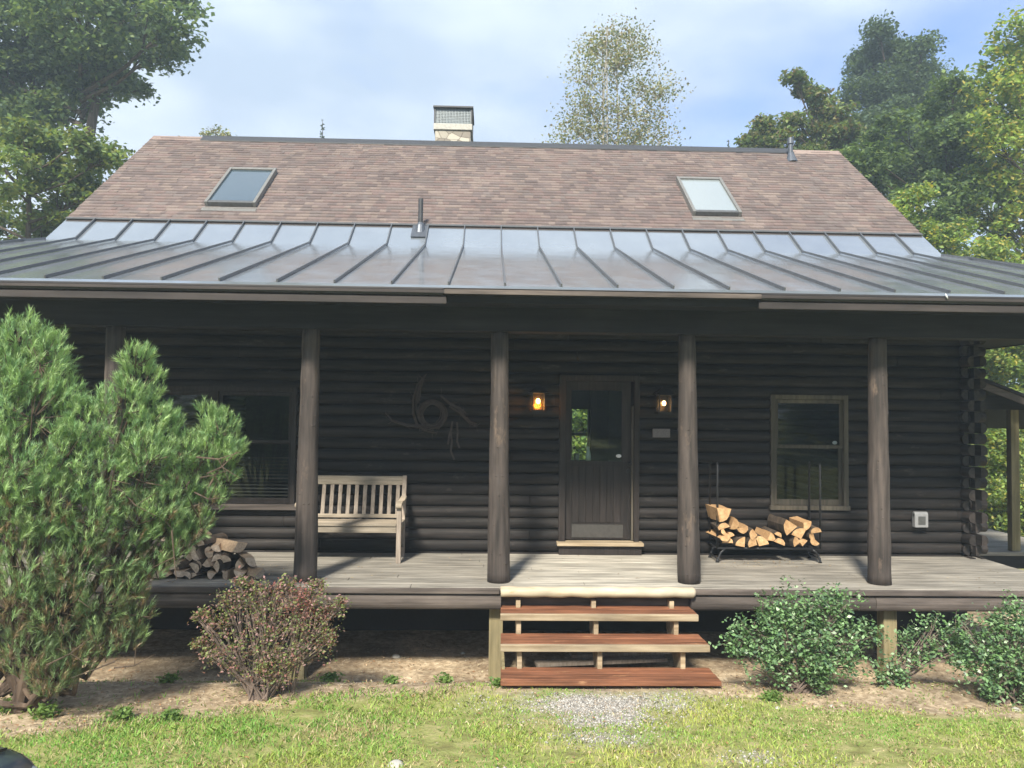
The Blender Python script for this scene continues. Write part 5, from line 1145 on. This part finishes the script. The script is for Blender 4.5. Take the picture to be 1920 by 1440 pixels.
def tufts():
    V = []; n = 0; P = []; C = []
    for _ in range(9000):
        x, y = random.uniform(-5, 5.5), random.uniform(5.5, 7.5)
        if y < edge(x) or noise.noise(Vector((x * 2.1, y * 3, 12))) < 0.12: continue
        if 0.1 < x < 2.1 and y > 6.6: continue
        P.append((x, y, gz(x, y) + 0.008))
    V, F, C = leaf_arrays(np.array(P), 0.03, [(0.24, 0.30, 0.10), (0.32, 0.34, 0.14), (0.18, 0.25, 0.08)], up=0.6, aspect=0.3)
    o = npmesh('ground_cover', V, F, M['grass'], C); tag(o, 'thin moss and sprouts creeping over the soil bed', 'ground cover', kind='stuff')
tufts()

# ------------------------------------------------------------------ added haze volume: fades the trees and stands in for lens glare
hz, nt, b = newmat('haze veil'); nt.nodes.remove(b)
pv = N(nt, 'ShaderNodeVolumePrincipled'); pv.inputs['Color'].default_value = (0.74, 0.90, 1.0, 1); pv.inputs['Density'].default_value = 0.0040; pv.inputs['Anisotropy'].default_value = 0.2
nt.links.new(pv.outputs[0], nt.nodes['Material Output'].inputs['Volume'])
mb = MB(); mb.box(-70, 70, -40, 60, -1.5, 32); hb = mb.build('haze', hz); hb['kind'] = 'stuff'; hb['label'] = 'thin pale haze added over the whole yard, doubling as a lens-glare veil'; hb['category'] = 'haze'
SC.cycles.volume_bounces = 0; SC.cycles.volume_step_rate = 10

# ------------------------------------------------------------------ car (only its front corner shows, bottom left)
def car():
    gx, gy = -2.50, 1.01; g0 = 0.35                       # centre x, centre y, ground height under the car
    L, Wd = 4.5, 1.78; yf = gy + L / 2
    T = thing('parked_car', (gx, gy, g0), 'blue-grey parked car whose front corner shows at the lower left', 'car')
    paint, nt, b = newmat('car paint'); b.inputs['Base Color'].default_value = (0.10, 0.13, 0.18, 1); b.inputs['Metallic'].default_value = 0.4; b.inputs['Roughness'].default_value = 0.28; b.inputs['Coat Weight'].default_value = 1.0; b.inputs['Coat Roughness'].default_value = 0.04
    # lofted body: stations along Y from the tail to the nose; each is (y, half width, sill z, belt z, top z, top half width)
    st = [(-2.22, 0.70, 0.42, 0.72, 0.88, 0.60), (-2.05, 0.84, 0.28, 0.86, 1.02, 0.70), (-1.55, 0.88, 0.22, 0.92, 1.08, 0.72), (-1.0, 0.89, 0.20, 0.92, 1.36, 0.60), (-0.3, 0.89, 0.20, 0.92, 1.44, 0.62), (0.35, 0.89, 0.20, 0.92, 1.40, 0.62), (0.95, 0.89, 0.20, 0.92, 1.04, 0.74), (1.5, 0.88, 0.22, 0.86, 0.95, 0.72), (1.95, 0.83, 0.24, 0.76, 0.84, 0.66), (2.18, 0.70, 0.28, 0.66, 0.74, 0.56), (2.25, 0.52, 0.34, 0.56, 0.62, 0.42)]
    V = []; m_ = 12
    for (y, hw, s, bz_, tz, tw) in st:
        ring = [(-hw * 0.8, s), (-hw * 0.98, s + 0.10), (-hw, (s + bz_) / 2), (-hw * 0.97, bz_), (-tw, tz - 0.02), (-tw * 0.5, tz + 0.015), (tw * 0.5, tz + 0.015), (tw, tz - 0.02), (hw * 0.97, bz_), (hw, (s + bz_) / 2), (hw * 0.98, s + 0.10), (hw * 0.8, s)]
        V += [(gx + x, gy + y, g0 + z) for x, z in ring]
    F = []
    for i in range(len(st) - 1):
        for k in range(m_): F.append((i * m_ + k, i * m_ + (k + 1) % m_, (i + 1) * m_ + (k + 1) % m_, (i + 1) * m_ + k))
    F.append(tuple(range(m_))); F.append(tuple((len(st) - 1) * m_ + k for k in range(m_ - 1, -1, -1)))
    mb = MB(); mb.add(V, F); mb.build('body', paint, T, smooth=2)
    dark = plain('car trim', (0.012, 0.012, 0.013), 0.35, var=0.05); cg, nt, b2 = newmat('car glass'); b2.inputs['Base Color'].default_value = (0.01, 0.012, 0.014, 1); b2.inputs['Roughness'].default_value = 0.03
    mb = MB(); mb.add([(gx - 0.60, gy + 0.98, g0 + 1.06), (gx + 0.60, gy + 0.98, g0 + 1.06), (gx + 0.53, gy + 0.42, g0 + 1.385), (gx - 0.53, gy + 0.42, g0 + 1.385), (gx - 0.60, gy + 0.94, g0 + 1.03), (gx + 0.60, gy + 0.94, g0 + 1.03), (gx + 0.53, gy + 0.38, g0 + 1.35), (gx - 0.53, gy + 0.38, g0 + 1.35)], [(0, 1, 2, 3), (7, 6, 5, 4), (0, 4, 5, 1), (1, 5, 6, 2), (2, 6, 7, 3), (3, 7, 4, 0)]); mb.build('windshield', cg, T)
    for s in (-1, 1):
        mb = MB(); mb.add([(gx + s * 0.84, gy + 0.75, g0 + 0.98), (gx + s * 0.84, gy - 1.3, g0 + 0.98), (gx + s * 0.70, gy - 0.95, g0 + 1.30), (gx + s * 0.70, gy + 0.25, g0 + 1.33), (gx + s * 0.80, gy + 0.75, g0 + 0.98), (gx + s * 0.80, gy - 1.3, g0 + 0.98), (gx + s * 0.66, gy - 0.95, g0 + 1.30), (gx + s * 0.66, gy + 0.25, g0 + 1.33)], [(0, 1, 2, 3), (7, 6, 5, 4), (0, 4, 5, 1), (1, 5, 6, 2), (2, 6, 7, 3), (3, 7, 4, 0)]); mb.build('side_window', cg, T)
        mb = MB(); mb.tube([(gx + s * 0.86, gy + 0.70, g0 + 1.0), (gx + s * 0.96, gy + 0.68, g0 + 1.04), (gx + s * 1.02, gy + 0.67, g0 + 1.04)], [0.03, 0.075, 0.04], 10); mb.build('mirror', paint, T, smooth=True)
        mb = MB(); mb.tube([(gx + s * 0.50, gy + 2.12, g0 + 0.60), (gx + s * 0.62, gy + 2.09, g0 + 0.62), (gx + s * 0.745, gy + 1.96, g0 + 0.655), (gx + s * 0.79, gy + 1.84, g0 + 0.68)], [0.04, 0.075, 0.07, 0.03], 12); mb.build('headlight', plain('lamp lens', (0.45, 0.48, 0.52), 0.08, 0.5, var=0.2, vs=60), T, smooth=True)
        for yy in (1.38, -1.38):
            mb = MB(); mb.tube([(gx + s * 0.70, gy + yy, g0 + 0.32), (gx + s * 0.72, gy + yy, g0 + 0.32), (gx + s * 0.90, gy + yy, g0 + 0.32), (gx + s * 0.915, gy + yy, g0 + 0.32)], [0.27, 0.32, 0.32, 0.28], 28); wh = mb.build('wheel', dark, T)
            mb = MB(); mb.tube([(gx + s * 0.912, gy + yy, g0 + 0.32), (gx + s * 0.922, gy + yy, g0 + 0.32)], [0.21, 0.19], 20); mb.build('rim', M['cage'], wh)
    mb = MB(); mb.box(gx - 0.40, gx + 0.40, gy + 2.20, gy + 2.262, g0 + 0.40, g0 + 0.56); mb.build('grille', dark, T, bevel=0.01)
    # hood shut line
    mb = MB(); mb.tube([(gx + 0.745, gy + 0.95, g0 + 1.045), (gx + 0.73, gy + 1.5, g0 + 0.955), (gx + 0.665, gy + 1.95, g0 + 0.84), (gx + 0.5, gy + 2.17, g0 + 0.742)], 0.006, 6); mb.v = [(x, y, z - 0.035) for x, y, z in mb.v]; mb.build('hood_seam', dark, T)
car()
